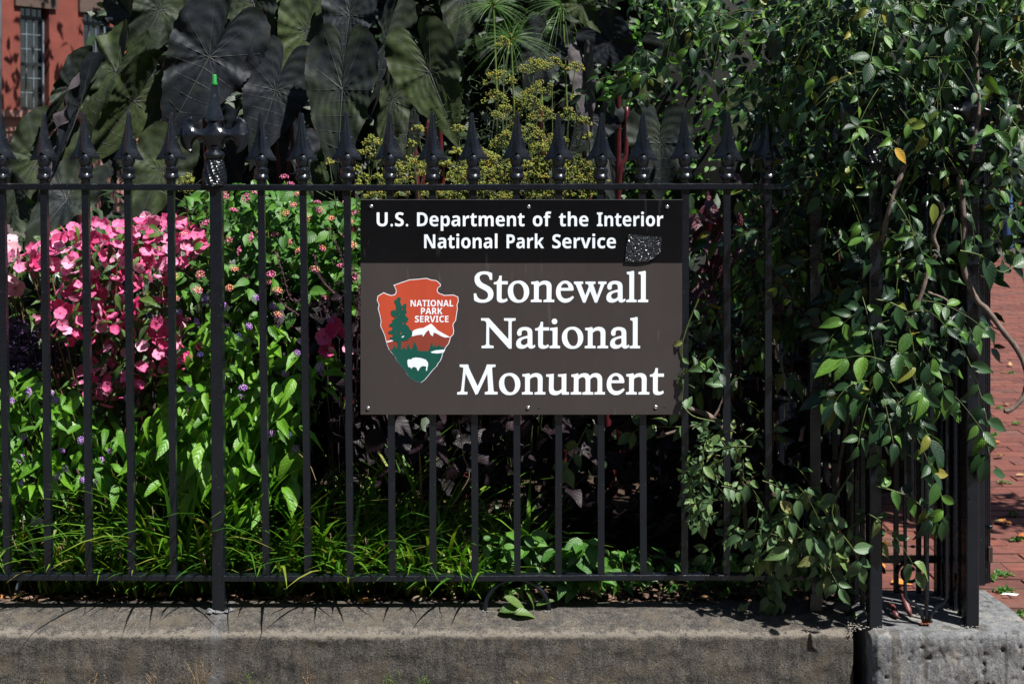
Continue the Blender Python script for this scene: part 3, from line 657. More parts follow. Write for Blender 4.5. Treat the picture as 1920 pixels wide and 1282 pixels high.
# serif letters: outlines as traced, third value 1 marks a corner; k = 10.667 or 16 per px
C = 1
SERIF = {
'S': (10.667, 708, [(455,130,C),(458,262,C),(408,262,C),(400,225),(385,190),(355,162),(300,152),(250,160),(215,185),(203,215),(210,255),(235,300),(280,335),(350,370),(420,415),(465,470),(482,530),(478,590),(455,640),(405,685),(340,712),(265,720),(190,714),(140,697),(97,672,C),(88,535,C),(138,535,C),(150,580),(175,620),(215,650),(270,660),(325,650),(360,620),(375,580),(370,540),(350,505),(310,475),(240,438),(170,395),(125,340),(107,280),(107,215),(128,165),(170,125),(225,102),(295,93),(370,100)]),
't': (10.667, 708, [(648,180,C),(648,290,C),(770,290,C),(770,353,C),(648,353,C),(645,600),(650,635),(675,652),(715,648),(752,627,C),(768,675,C),(730,700),(680,716),(635,718),(590,708),(560,680),(550,635),(550,353,C),(490,353,C),(490,310,C),(540,300),(575,265),(592,225),(600,180,C)]),
'o': (10.667, 708, [(985,278),(1060,290),(1130,335),(1180,405),(1197,490),(1185,580),(1140,655),(1070,705),(985,720),(900,708),(830,660),(785,590),(770,500),(780,420),(820,350),(890,295)], [(975,333),(1025,350),(1065,400),(1088,470),(1090,550),(1070,620),(1035,657),(990,665),(945,645),(905,590),(880,520),(875,450),(885,390),(915,348)]),
'n': (10.667, 708, [(1238,300,C),(1300,297),(1365,284,C),(1390,295,C),(1390,328,C),(1440,295),(1510,280),(1570,288),(1620,320),(1642,370),(1645,420),(1642,640),(1655,657),(1700,660,C),(1698,708,C),(1480,708,C),(1485,665,C),(1535,655),(1547,640),(1548,420),(1540,380),(1515,358),(1480,355),(1430,370),(1390,400,C),(1388,640),(1400,655),(1448,662,C),(1448,708,C),(1230,708,C),(1230,665,C),(1280,655),(1293,640),(1293,370),(1285,352),(1240,348,C)]),
'e': (10.667, 708, [(210,280),(270,290),(330,330),(368,390),(380,450),(375,470,C),(360,480,C),(117,480,C),(122,540),(145,600),(185,632),(235,638),(290,625),(335,600),(362,583,C),(387,612,C),(345,662),(285,705),(210,720),(140,705),(75,655),(35,580),(27,500),(42,410),(85,340),(145,295)], [(210,335),(250,350),(270,385),(277,425,C),(125,425,C),(140,375),(170,345)]),
'w': (10.667, 708, [(385,297,C),(570,297,C),(570,343,C),(527,350,C),(612,575,C),(682,400,C),(665,355),(615,343,C),(615,297,C),(817,297,C),(817,343,C),(770,350,C),(848,580,C),(918,365,C),(910,350),(870,343,C),(870,297,C),(1037,297,C),(1037,343,C),(1000,352),(985,380,C),(848,718,C),(802,718,C),(710,485,C),(615,718,C),(568,718,C),(425,365,C),(410,350),(385,343,C)]),
'a': (10.667, 708, [(1060,365),(1095,315),(1150,290),(1220,283),(1290,295),(1340,330),(1358,385),(1360,640),(1370,655),(1395,645),(1408,632,C),(1420,672,C),(1390,700),(1340,715),(1295,705),(1270,670,C),(1210,705),(1150,718),(1085,708),(1045,670),(1035,620),(1045,565),(1080,520),(1140,490),(1265,455,C),(1263,400),(1255,370),(1225,350),(1190,348),(1150,365),(1143,400),(1140,440),(1110,460),(1070,452),(1053,410)], [(1262,510,C),(1262,605,C),(1225,635),(1190,645),(1150,635),(1130,600),(1135,560),(1170,530),(1215,515)]),
'l': (10.667, 708, [(1443,105,C),(1510,97),(1565,83),(1590,95,C),(1588,640),(1600,657),(1640,662,C),(1636,710,C),(1430,710,C),(1432,665,C),(1475,657),(1493,640),(1493,180),(1480,155),(1443,150,C)]),
'N': (10.667, 723, [(128,122,C),(285,122,C),(675,545,C),(677,200),(665,178),(588,172,C),(588,122,C),(820,122,C),(818,170,C),(760,178),(740,200),(740,730,C),(685,732,C),(290,290,C),(290,640),(310,665),(378,672,C),(378,720,C),(138,722,C),(138,675,C),(205,665),(230,635),(235,225),(215,185),(180,172),(128,170,C)]),
'i': (10.667, 723, [(1508,318,C),(1580,312),(1655,300,C),(1658,320),(1655,650),(1670,670),(1710,675,C),(1706,725,C),(1498,723,C),(1500,678,C),(1545,668),(1560,650),(1560,395),(1550,370),(1508,368,C)]),
'M': (10.667, 687, [(127,88,C),(298,88,C),(315,160),(487,520,C),(645,170),(670,88,C),(845,88,C),(845,133,C),(785,145),(775,175),(805,600),(822,630),(888,635,C),(886,686,C),(630,686,C),(630,638,C),(680,628),(697,605),(680,270,C),(490,672,C),(445,692,C),(245,265,C),(215,600),(222,630),(285,635,C),(280,686,C),(75,688,C),(80,640,C),(135,630),(155,600),(200,175),(190,148),(127,133,C)]),
'u': (16, 1035, [(225,430,C),(340,425),(445,412,C),(455,420,C),(447,840),(465,900),(510,930),(570,930),(630,910),(690,870,C),(690,530),(670,505),(580,500,C),(580,430,C),(700,425),(830,410,C),(828,930),(845,960),(910,965,C),(908,1038,C),(710,1038,C),(690,1020),(685,970,C),(630,1015),(560,1048),(480,1055),(400,1040),(340,1000),(312,930),(305,860),(312,540),(300,508),(225,500,C)]),
'm': (16, 1035, [(980,435,C),(1080,425),(1160,400,C),(1195,415,C),(1195,468,C),(1260,420),(1370,395),(1460,410),(1510,445),(1530,480,C),(1610,415),(1700,395),(1790,405),(1860,450),(1898,520),(1905,600),(1905,930),(1920,958),(1990,962,C),(1988,1035,C),(1670,1035,C),(1675,970,C),(1740,960),(1765,930),(1768,620),(1750,550),(1705,515),(1650,512),(1590,540),(1547,580,C),(1545,930),(1565,960),(1637,965,C),(1637,1038,C),(1310,1038,C),(1315,970,C),(1380,960),(1408,930),(1410,620),(1395,560),(1360,520),(1310,512),(1250,535),(1195,580,C),(1192,930),(1210,960),(1280,965,C),(1280,1035,C),(960,1035,C),(963,970,C),(1030,960),(1052,935),(1058,560),(1045,515),(980,505,C)]),
}
def smooth_poly(P, k=3):
    """Catmull-Rom between smooth points, straight at corners and along long runs"""
    n = len(P); out = []
    for i in range(n):
        p0, p1, p2, p3 = P[i - 1], P[i], P[(i + 1) % n], P[(i + 2) % n]
        out.append((p1[0], p1[1]))
        if len(p1) > 2 and len(p2) > 2: continue
        L = math.dist(p1[:2], p2[:2])
        if L > 150 and (abs(p1[0] - p2[0]) < 12): continue
        if len(p1) > 2: p0 = p1
        if len(p2) > 2: p3 = p2
        if math.dist(p0[:2], p1[:2]) > 150: p0 = p1
        if math.dist(p2[:2], p3[:2]) > 150: p3 = p2
        for j in range(1, k):
            t = j / k
            q = [.5 * (2 * p1[c] + (p2[c] - p0[c]) * t + (2 * p0[c] - 5 * p1[c] + 4 * p2[c] - p3[c]) * t * t + (3 * p1[c] - p0[c] - 3 * p2[c] + p3[c]) * t ** 3) for c in (0, 1)]
            out.append(tuple(q))
    return out
def serif(mb, ch, xl, base):
    g_ = SERIF[ch]; k = g_[0]; pol = [smooth_poly(p) for p in g_[2:]]; mx = min(p[0] for p in pol[0])
    prism(mb, [[SP(xl + (x - mx) / k, base + (y - g_[1]) / k) for x, y in P] for P in pol], SB - .0004, SB + .0002)
    if ch == 'i':
        prism(mb, [[SP(xl + (1597 + 57 * math.cos(t * .3927 / 1.0) - mx) / k, base + (187 + 57 * math.sin(t * .3927) - g_[1]) / k) for t in range(16)]], SB - .0004, SB + .0002)
for base, items in ((566.4, [('S',888.25),('t',925.9),('o',952.2),('n',995.3),('e',1042.5),('w',1076.1),('a',1137.0),('l',1174.1),('l',1195.9)]),
                    (652.8, [('N',902),('a',967.8),('t',1003.4),('i',1030.4),('o',1053.6),('n',1096.3),('a',1144.0),('l',1180.7)]),
                    (739.4, [('M',857),('o',935.6),('n',978.6),('u',1024.1),('m',1070),('e',1137.6),('n',1173.6),('t',1218.7)])):
    t3 = MB()
    for ch, xl in items: serif(t3, ch, xl, base)
    t3.build('lettering', WHT, sign)
# arrowhead emblem (zoom coordinates -> photo px)
def E_(P): return [(690 + x / 5.826, 510 + y / 5.826) for x, y in P]
AR = [(635,66),(652,69),(690,84),(745,90),(772,112),(795,135),(793,155),(770,170),(758,195),(765,220),(790,237),(812,240),(830,252),(870,250),(935,248),(985,270),(990,320),(975,360),(980,400),(970,460),(960,530),(940,556),(930,580),(940,640),(935,680),(905,712),(885,780),(845,830),(840,855),(815,895),(812,920),(795,965),(770,995),(755,1025),(710,1070),(670,1120),(625,1175),(582,1208),(520,1200),(465,1165),(430,1125),(410,1085),(350,1015),(325,990),(290,920),(230,850),(205,790),(195,750),(180,690),(135,590),(140,530),(125,460),(108,400),(118,355),(97,310),(105,262),(140,240),(172,222),(210,240),(255,253),(290,245),(307,215),(300,180),(278,143),(370,110),(455,82),(550,75)]
def inset(P, d):
    n = len(P); out = []
    for i in range(n):
        a, b, c = Vector(P[i - 1]), Vector(P[i]), Vector(P[(i + 1) % n])
        n1 = Vector((-(b - a).y, (b - a).x)).normalized(); n2 = Vector((-(c - b).y, (c - b).x)).normalized(); m = (n1 + n2)
        m = m.normalized() * min(1.6, 1 / max(.5, m.normalized().dot(n1))) if m.length > .1 else n1
        out.append(tuple(b + m * d))
    return out
emb = MB(); layer(emb, E_(AR), 0); em = emb.build('emblem', WHT, sign)
def sub(name, P, k, mat, holes=()):
    mb = MB()
    for Q in (P if isinstance(P[0][0], tuple) else [P]): layer(mb, E_(Q), k, [E_(h) for h in holes])
    o = mb.build(name, mat, None); o.parent = em; return o
AI = inset(AR, 6.5)
sub('arrowhead', AI, 1, ORG)
def clip(P, f):   # keep P's points satisfying f
    return [p for p in P if f(p)]
right_edge = [p for p in AI if p[0] > 600 and p[1] > 712]; left_edge = [p for p in AI if p[0] < 580 and p[1] > 770]
sub('mountain', [(207,778),(275,752),(330,765),(400,745),(480,700),(560,682),(600,690),(655,633),(700,660),(760,675),(840,712),(893,716)] + [(878,776),(838,826),(800,862),(560,868),(240,858)], 2, RDB)
sub('snow', [[(478,655),(510,630),(560,615),(605,610),(640,590),(690,563),(720,592),(760,635),(830,675),(901,712),(840,714),(800,700),(745,668),(718,660),(708,700),(682,682),(665,632),(640,650),(600,707),(594,682),(545,686),(480,702)], [(203,770),(205,757),(275,737),(277,752)]], 3, WHT)
FORE = [(246,852),(270,835),(290,795),(305,828),(325,838),(365,846),(395,820),(415,850),(440,783),(465,843),(480,840),(512,756),(548,855),(560,860),(660,862),(700,758),(712,825),(730,792),(745,820),(765,795),(800,815),(838,815),(834,850),(809,892),(806,918),(789,962),(764,991),(750,1021),(705,1065),(665,1115),(620,1170),(580,1201),(522,1193),(469,1160),(436,1122),(415,1081),(355,1011),(330,986),(296,917)]
sub('foreground', FORE, 4, GRN)
TREE = [(340,273),(360,285),(352,330),(372,375),(398,345),(423,352),(415,400),(425,440),(405,470),(445,510),(430,545),(405,560),(440,590),(455,620),(485,650),(483,685),(455,720),(430,748),(380,750),(362,760),(362,860),(322,860),(325,765),(290,755),(235,725),(240,710),(275,705),(268,680),(220,668),(222,650),(265,630),(268,600),(225,590),(235,570),(270,545),(262,530),(300,500),(262,475),(248,450),(255,420),(295,415),(310,380),(300,345),(285,325),(290,305),(315,300),(320,280)]
sub('tree', TREE, 5, GRN, holes=[[(290,482),(312,480),(310,494),(292,496)], [(374,392),(384,394),(382,420),(373,415)], [(378,545),(398,552),(390,568),(376,560)], [(357,645),(370,650),(368,688),(358,680)], [(306,400),(314,402),(312,425),(305,420)], [(342,450),(352,452),(350,470),(343,468)], [(300,650),(318,652),(316,660),(300,660)]])
sub('snow_patch', [(366,712),(376,700),(396,695),(393,705),(372,716)], 6, WHT)
sub('lake', [(684,872),(740,853),(836,845),(822,880),(760,888),(700,883)], 5, WHT)
sub('bison', [(430,965),(445,950),(468,955),(485,940),(520,932),(580,938),(630,955),(655,985),(657,1020),(650,1040),(645,1078),(632,1075),(637,1030),(600,1025),(575,1035),(557,1060),(552,1078),(540,1072),(530,1045),(500,1032),(487,1040),(475,1055),(462,1040),(440,1035),(432,1000)], 5, WHT)

for w_, l_, r_, b_ in (('NATIONAL', 769.8, 849.8, 574.4), ('PARK', 789.2, 829.6, 589), ('SERVICE', 777.9, 841, 603.9)): tt = MB(); sans(tt, w_, l_, r_, b_, 10.6, 2, SB); o = tt.build('lettering', WHT, None); o.parent = em
# screws
STEEL = plain('zinc_screw', (.55, .57, .6), .25, .9, var=.3, scale=300)
scm = MB(); scm.lathe([(.0055, 0), (.0055, .0012), (.0048, .0026), (.003, .0034), (.0012, .0036), (.0010, .0022), (0, .0022)], 16); 
for px_, py_ in ((696, 387), (991.5, 388), (1251, 388), (690, 765), (990, 764), (1229.5, 763)):
    x, z = SP(px_, py_); o = link('screw', scm.mesh('screw', STEEL, True) if 'scr' not in globals() else scr, sign); scr = o.data
    o.location = (x, (YS if py_ < 400 else SB), z); o.rotation_euler = (R(90), random.uniform(0, 1), 0)
hl = MB(); hl.lathe([(.0035, 0), (.003, .0006), (.0018, .0003), (0, -.0002)], 12); hm = hl.mesh('screw_hole', plain('hole_dark', (.01, .01, .01), .6))
for px_, py_ in ((1010, 765), (1246.5, 763)):
    x, z = SP(px_, py_); o = link('screw_hole', hm, sign); o.location = (x, SB, z); o.rotation_euler = (R(90), 0, 0)
# crinkled tape patch
tp = [(1178,437),(1241,444),(1239,472),(1226,484),(1214,491),(1171,491),(1174,462)]
pts = [Vector(p) for p in tp]; nb = len(pts); ed_ = [(i, (i + 1) % nb) for i in range(nb)]
for q in samp(tp, 5200): pts.append(Vector(q))
vs, es, fs, *_ = delaunay_2d_cdt(pts, ed_, [], 1, .05)
V = []
for q in vs:
    x, z = SP(q.x, q.y); r1 = mn.noise(Vector((q.x * .35 + q.y * .05, q.y * .16, 0))); r2 = mn.noise(Vector((q.x * .5, q.y * .35, 4)))
    V.append((x, YS - .0016 - .0022 * abs(r1) - .0030 * abs(mn.noise(Vector((q.x * .9 + q.y * .25, q.y * .22, 7)))) - .0014 * abs(r2) - random.uniform(0, .0021), z))
TAPE, nt_, b_, _, _ = newmat('crinkled_tape'); b_.inputs['Base Color'].default_value = (.016, .018, .022, 1); b_.inputs['Roughness'].default_value = .2
b_.inputs['Metallic'].default_value = .0; b_.inputs['Coat Weight'].default_value = 1; b_.inputs['Coat Roughness'].default_value = .08; b_.inputs['Specular IOR Level'].default_value = 1.0
wv = noise(nt_, 150, 3, .7); pass
to = link('tape_patch', mesh('tape_patch', V, [tuple(f) for f in fs], TAPE, False), sign); to['label'] = 'square of crinkled glossy black tape'
fixn(to)
# ================================================================ openwork iron pier at the corner
pier = root('iron_pier', (1.14, .03, .2), 'square openwork black iron gate pier overgrown by the leafy vine', 'pier')
zb = .196; PT = W(0, 300, -.11).z
xl, xr2, yf, yb = 1.007, 1.275, -.108, .16
basket_off = None
for (x, y) in ((xl, yf), (xr2, yf), (xl, yb), (xr2, yb)):
    mb = MB(); mb.box((x - .0175, y - .0175, zb - .006), (x + .0175, y + .0175, PT), .0025); mb.build('post', IRON, pier)
    o = link('finial', fi.data, pier); o.location = (x - ax.x, y, PT - ax.z - .004)
for z in (.30, .335, 1.20, PT - .03):
    for (a, b) in (((xl + .0175, yb), (xr2 - .0175, yb)), ((xl, yf + .0175), (xl, yb - .0175)), ((xr2, yf + .0175), (xr2, yb - .0175))):
        if z == .335: continue
        mb = MB(); mb.bar((a[0], a[1], z), (b[0], b[1], z), .014, .02, Vector((0, 0, 1))); mb.build('rail', IRON, pier)
mb = MB(); mb.bar((xl + .0175, yf, PT - .03), (xr2 - .0175, yf, PT - .03), .014, .02, Vector((0, 0, 1))); mb.build('rail', IRON, pier)
for i in range(1, 7):
    y = yf + (yb - yf) * i / 7
    mb = MB(); mb.bar((xr2 - .004, y, .2), (xr2 - .004, y, PT - .03), .016, .011); mb.build('rod', IRON, pier)
# front face: three rods gathered at the foot
fx = lambda px: (px - 960) * (D + yf) / F
fz = lambda py: H - (py - YH) * (D + yf) / F
cx_ = fx(1737)
for pts in ([(1697, 300), (1697, 800), (1697, 1118), (1703, 1126), (1716, 1132), (1726, 1143), (1732, 1166)],
            [(1775, 300), (1775, 800), (1775, 1120), (1770, 1130), (1756, 1138), (1746, 1150), (1741, 1166)]):
    mb = MB(); mb.tube([(fx(a), yf, fz(b)) for a, b in pts], .0052, 8, jit=.06); mb.build('rod', IRON, pier, True)
mb = MB(); mb.tube([(fx(1737), yf, fz(b)) for b in (300, 900, 1040, 1100, 1130, 1150, 1168)], [.0075, .0075, .0078, .008, .0065, .0045, .0042], 8, jit=.04); mb.build('rod', IRON, pier, True)
mb = MB()
for x_ in (fx(1733), fx(1740), fx(1727)): crumb(mb, (x_, yf - .004, zb + .006), .007)
mb.build('rust', plain('flaking_rust', (.16, .045, .02), .9, var=.6, scale=80), pier)
for i in range(1, 4):       # back and side rods
    t = i / 4
    for (x, y) in ((xl + (xr2 - xl) * t, yb), (xr2, yf + (yb - yf) * t), (xl, yf + (yb - yf) * t)):
        mb = MB(); mb.bar((x, y, .2), (x, y, PT - .03), .013, .013); mb.build('rod', IRON, pier)
def scroll(mb, cx, y, cz, r, sgn, turns=1.4):
    mb.tube([(cx + sgn * math.cos(a) * r * (1 - .55 * a / (turns * 6.28)), y, cz + math.sin(a) * r * (1 - .55 * a / (turns * 6.28))) for a in [turns * 6.28 * i / 30 for i in range(31)]], .005, 7)
for sx, cx in ((1, xl + .06), (-1, xl + .17)):
    mb = MB(); scroll(mb, cx, yb - .012, .262, .036, sx); mb.build('scroll', IRON, pier, True)

# open gate leaf running back from the pier
gate = root('iron_gate', (1.35, .5, .27), 'black iron gate leaf standing open behind the pier beside the brick path', 'gate')
gz0, gz1 = .272, 1.95
mb = MB(); mb.box((1.322, .0, gz0), (1.352, .03, gz1), .002); mb.build('stile', IRON, gate)
mb = MB()
for k in range(3): mb.box((1.3535 + k * .0065, .004 + k * .004, gz0 + .004), (1.358 + k * .0065, .024, gz1), .001)
mb.build('moulding', IRON, gate)
for y in np.arange(.07, .64, .055):
    mb = MB(); mb.bar((1.337, y, gz0 + .02), (1.337, y, gz1 - .02), .015, .015); mb.build('bar', IRON, gate)
mb = MB(); mb.box((1.326, .66, gz0), (1.35, .69, gz1), .002); mb.build('stile', IRON, gate)
for z in (gz0 + .01, .62, 1.2, gz1 - .02):
    mb = MB(); mb.box((1.328, .031, z), (1.348, .659, z + .02), .002); mb.build('rail', IRON, gate)
mb = MB(); mb.lathe([(0, -.006), (.007, -.004), (.008, .002), (.004, .006), (0, .007)], 10, (1.365, .0, .44)); mb.build('bolt', IRON, gate, True)
mb = MB(); mb.box((1.358, -.005, .34), (1.372, .002, .385), .002); mb.build('latch_plate', plain('rusty_plate', (.03, .016, .012), .8, var=.6, scale=90), gate)

# side fence of the path seen between the vine leaves
sf = root('side_fence', (1.02, .9, .2), 'black iron side fence running back along the path behind the vine', 'fence')
for z in (.3, 1.41):
    mb = MB(); mb.box((.992, .19, z - .008), (1.018, 4.2, z + .008)); mb.build('rail', IRON, sf)
mb = MB(); mb.box((1.001, -.0085, .2), (1.018, .0085, 1.43)); sm_ = mb.mesh('picket', IRON)
for i in range(33):
    o = link('picket', sm_, sf); o.location = (-.005, .24 + i * .121, 0)
    f = bpy.data.objects.new('finial', spm); COL.objects.link(f); f.parent = o; f.location = (1.0095, 0, 1.425)
kb = MB(); kb.box((.93, .23, -.02), (1.03, 4.3, .19), .01); tag(kb.build('side_kerb', STONE), 'stone kerb edging the garden along the brick path', 'kerb')

# ================================================================ red house far left
house = root('red_house', (-9.9, 24, 0), 'red stucco town house with tall small-paned sash windows behind the garden', 'house')
ph = R(58); U = Vector((math.cos(ph), math.sin(ph), 0)); NN = Vector((math.sin(ph), -math.cos(ph), 0)); O = Vector((-9.93, 24.04, 0))
def HB(mb, u0, u1, z0, z1, d0, d1):
    """box on the facade: along u, up z, out of the wall d0..d1"""
    c = [O + U * u + NN * d + Vector((0, 0, z)) for u, d, z in ((u0,d1,z0),(u1,d1,z0),(u1,d0,z0),(u0,d0,z0),(u0,d1,z1),(u1,d1,z1),(u1,d0,z1),(u0,d0,z1))]
    mb.add(c, [(0,3,2,1),(4,5,6,7),(0,1,5,4),(1,2,6,5),(2,3,7,6),(3,0,4,7)])
RED = plain('red_stucco', (.155, .034, .022), .9, var=.2, scale=3, bmp=.2); LINT = plain('brown_lintel', (.07, .045, .035), .9, var=.3, scale=4)
PINK = plain('pink_limewash', (.26, .13, .10), .9, var=.12, scale=2); PALE = plain('pale_paint', (.13, .155, .175), .6, var=.3, scale=3); DARKW = plain('dark_window_wood', (.012, .014, .016), .5)
GLASS = plain('window_glass', (.01, .013, .017), .06, var=.4, scale=1.5, bmp=0, spec=.9)
zs = H + (YH - 207) * 28 / F; zt = H + (YH - 12) * 28.3 / F
wins = [(0 + k * 1.62, .72 + k * 1.62) for k in range(-8, 6)]
edges_ = [-20] + [e for w_ in wins for e in w_] + [14]
wl = MB()
HB(wl, -20, 14, zt, 12, -.5, 0); HB(wl, -20, 14, zs, zt - 1e-4, -.6, -.42)
for i in range(0, len(edges_), 2): HB(wl, edges_[i], edges_[i + 1], zs, zt - .0001, -.4, 0)
wl.build('wall', RED, house)
bs = MB(); HB(bs, -20, 14, -.1, zs - .34, -.4, .06); HB(bs, -20, 14, zs - .34, zs - .14, -.4, -.02); bs.build('base', PINK, house)
mo = MB(); HB(mo, -20, 14, zs - .14, zs - .002, -.4, .12); HB(mo, -20, 14, zs - .42, zs - .345, .062, .1); HB(mo, -20, 14, zs - .62, zs - .56, .062, .09); mo.build('sill_course', PINK, house)
for k, (u0, u1) in enumerate(wins):
    fr = MB(); HB(fr, u0, u0 + .07, zs, zt, -.16, -.08); HB(fr, u1 - .12, u1 - .05, zs, zt - .24, -.16, -.08); HB(fr, u0 + .07, u1 - .12, zs, zs + .07, -.158, -.082)
    HB(fr, u0 + .07, u1 - .12, zt - .27, zt - .2, -.158, -.082); HB(fr, u0 + .07, u1 - .12, (zs + zt) / 2 - .15, (zs + zt) / 2 - .09, -.158, -.082); w_ = fr.build('window', DARKW, house)
    gl = MB(); HB(gl, u0 + .07, u1 - .12, zs + .07, zt - .28, -.14, -.13); HB(gl, u0 + .07, u1 - .05, zt - .2, zt, -.14, -.13); g_ = gl.build('pane', GLASS, None); g_.parent = w_
    mu = MB()
    for q in (1, 2): uu = u0 + .07 + (u1 - u0 - .19) * q / 3; HB(mu, uu - .009, uu + .009, zs + .07, zt - .28, -.129, -.115)
    for q in range(1, 6): zz = zs + .07 + (zt - zs - .35) * q / 6; HB(mu, u0 + .07, u1 - .12, zz - .009, zz + .009, -.128, -.118)
    for q in (1, 2, 3): uu = u0 + .07 + (u1 - u0 - .12) * q / 4; HB(mu, uu - .008, uu + .008, zt - .2, zt, -.129, -.115)
    g_ = mu.build('muntins', PALE, None); g_.parent = w_
    st = MB(); HB(st, u1 - .12, u1 - .09, zs, zt - .3, -.079, -.05); g_ = st.build('frame', PALE, None); g_.parent = w_
    li = MB(); HB(li, u0 - .16, u1 + .16, zt - .03, zt + .3, .002, .07); li.build('lintel', LINT, house)
dp = MB(); q = O + U * (-.62) + NN * .12; dp.tube([q, q + Vector((0, 0, 6)), q + Vector((0, 0, 11))], .07, 10); dp.build('drainpipe', PALE, house, True)
# unseen terrace across the street, added to darken reflections and cut sky fill
ac = root('brick_terrace', (0, -20, 0), 'unseen row of dark brick houses across the street, added to darken reflections', 'building')
tb = MB(); tb.box((-45, -26, 0), (45, -20, 14)); tb.build('wall', plain('dark_brick', (.07, .035, .028), .9, scale=4), ac)
for i in range(24):
    for j in range(4):
        tb = MB(); tb.box((-42 + i * 3.6, -20.02, 1.2 + j * 3.2), (-40.9 + i * 3.6, -19.95, 3.1 + j * 3.2)); tb.build('window', GLASS, ac)
# small railing in front of the house
rl = root('area_railing', (-8.3, 21.5, 0), 'small black iron railing in front of the pink house base', 'railing')
for k in range(30):
    p = Vector((-9.6 + k * .115, 21.6 + k * .06, 0)); mb = MB(); mb.tube([p, p + Vector((0, 0, .92)), p + Vector((0, 0, 1.02)), p + Vector((0, 0, 1.12))], [.014, .014, .03, .003], 6); mb.build('bar', IRON, rl)
mb = MB(); mb.bar((-9.6, 21.6, .86), (-6.2, 23.37, .86), .03, .03, Vector((0, 0, 1))); mb.build('rail', IRON, rl)

# ================================================================ person walking on the path
def skinfig(name, J, E, mat, parent, sub=2):
    me = bpy.data.meshes.new(name); me.from_pydata([j[0] for j in J], E, [])
    o = bpy.data.objects.new(name, me); COL.objects.link(o)
    o.modifiers.new('s', 'SKIN'); o.modifiers.new('u', 'SUBSURF').levels = sub; o.modifiers['u'].render_levels = sub
    for v, j in zip(me.skin_vertices[0].data, J): v.radius = (j[1], j[2] if len(j) > 2 else j[1])
    me.skin_vertices[0].data[0].use_root = True
    dg = bpy.context.evaluated_depsgraph_get(); ev = bpy.data.meshes.new_from_object(o.evaluated_get(dg)); bpy.data.objects.remove(o)
    ev.materials.clear(); ev.materials.append(mat); ev.polygons.foreach_set('use_smooth', [True] * len(ev.polygons)); ev.name = name
    return link(name, ev, parent)
px_, py_ = 6.14, 13.55
per = root('person', (px_, py_, 0), 'person in blue jeans and a dark jacket walking on the brick path behind the vine', 'person')
def P_(x, y, z): return (px_ + x, py_ + y, z)
SKIN = plain('skin', (.42, .24, .17), .6, var=.1); JEAN = plain('blue_jeans', (.02, .06, .16), .85, var=.25, scale=12); JACK = plain('dark_jacket', (.02, .018, .05), .8); SHOE = plain('black_shoes', (.012, .012, .014), .5); HAIR = plain('dark_hair', (.02, .013, .01), .6)
skinfig('body', [(P_(0,0,1.0), .12, .10), (P_(0,0,1.2), .12, .09), (P_(0,0,1.38), .14, .09), (P_(0,0,1.5), .06), (P_(0,-.01,1.58), .075, .085), (P_(0,-.01,1.66), .08, .095), (P_(0,0,1.72), .05, .06),
    (P_(.19,0,1.40), .05), (P_(.24,.05,1.15), .04), (P_(.25,-.05,.92), .03), (P_(.25,-.09,.84), .025,.035), (P_(-.19,0,1.40), .05), (P_(-.24,-.06,1.15), .04), (P_(-.24,-.17,.94), .03), (P_(-.24,-.21,.87), .025,.035),
    (P_(.09,.02,.88), .07), (P_(.09,-.10,.5), .05), (P_(.09,-.08,.1), .035), (P_(.09,-.18,.05), .03), (P_(-.09,.02,.88), .07), (P_(-.09,.12,.5), .05), (P_(-.09,.32,.16), .035), (P_(-.09,.26,.06), .03)],
    [(0,1),(1,2),(2,3),(3,4),(4,5),(5,6),(2,7),(7,8),(8,9),(9,10),(2,11),(11,12),(12,13),(13,14),(0,15),(15,16),(16,17),(17,18),(0,19),(19,20),(20,21),(21,22)], SKIN, per)
skinfig('jeans', [(P_(0,0,1.0), .14, .115), (P_(.09,.02,.88), .095), (P_(.09,-.09,.5), .072), (P_(.09,-.08,.14), .06), (P_(-.09,.02,.88), .095), (P_(-.09,.12,.5), .072), (P_(-.09,.30,.22), .06)], [(0,1),(1,2),(2,3),(0,4),(4,5),(5,6)], JEAN, per)
skinfig('jacket', [(P_(0,0,.98), .155, .125), (P_(0,0,1.2), .15, .115), (P_(0,0,1.4), .165, .11), (P_(0,0,1.48), .08), (P_(.2,0,1.40), .07), (P_(.24,.05,1.15), .058), (P_(.25,-.05,.95), .045), (P_(-.2,0,1.40), .07), (P_(-.24,-.06,1.15), .058), (P_(-.24,-.17,.97), .045)], [(0,1),(1,2),(2,3),(2,4),(4,5),(5,6),(2,7),(7,8),(8,9)], JACK, per)
skinfig('shoe', [(P_(.09,-.02,.05), .04), (P_(.09,-.12,.045), .045,.035), (P_(.09,-.22,.035), .04,.025)], [(0,1),(1,2)], SHOE, per)
skinfig('shoe', [(P_(-.09,.36,.13), .04), (P_(-.09,.30,.06), .045,.035), (P_(-.09,.22,.035), .04,.025)], [(0,1),(1,2)], SHOE, per)
skinfig('hair', [(P_(0,.02,1.60), .07), (P_(0,.025,1.68), .095,.1), (P_(0,.02,1.74), .07)], [(0,1),(1,2)], HAIR, per)

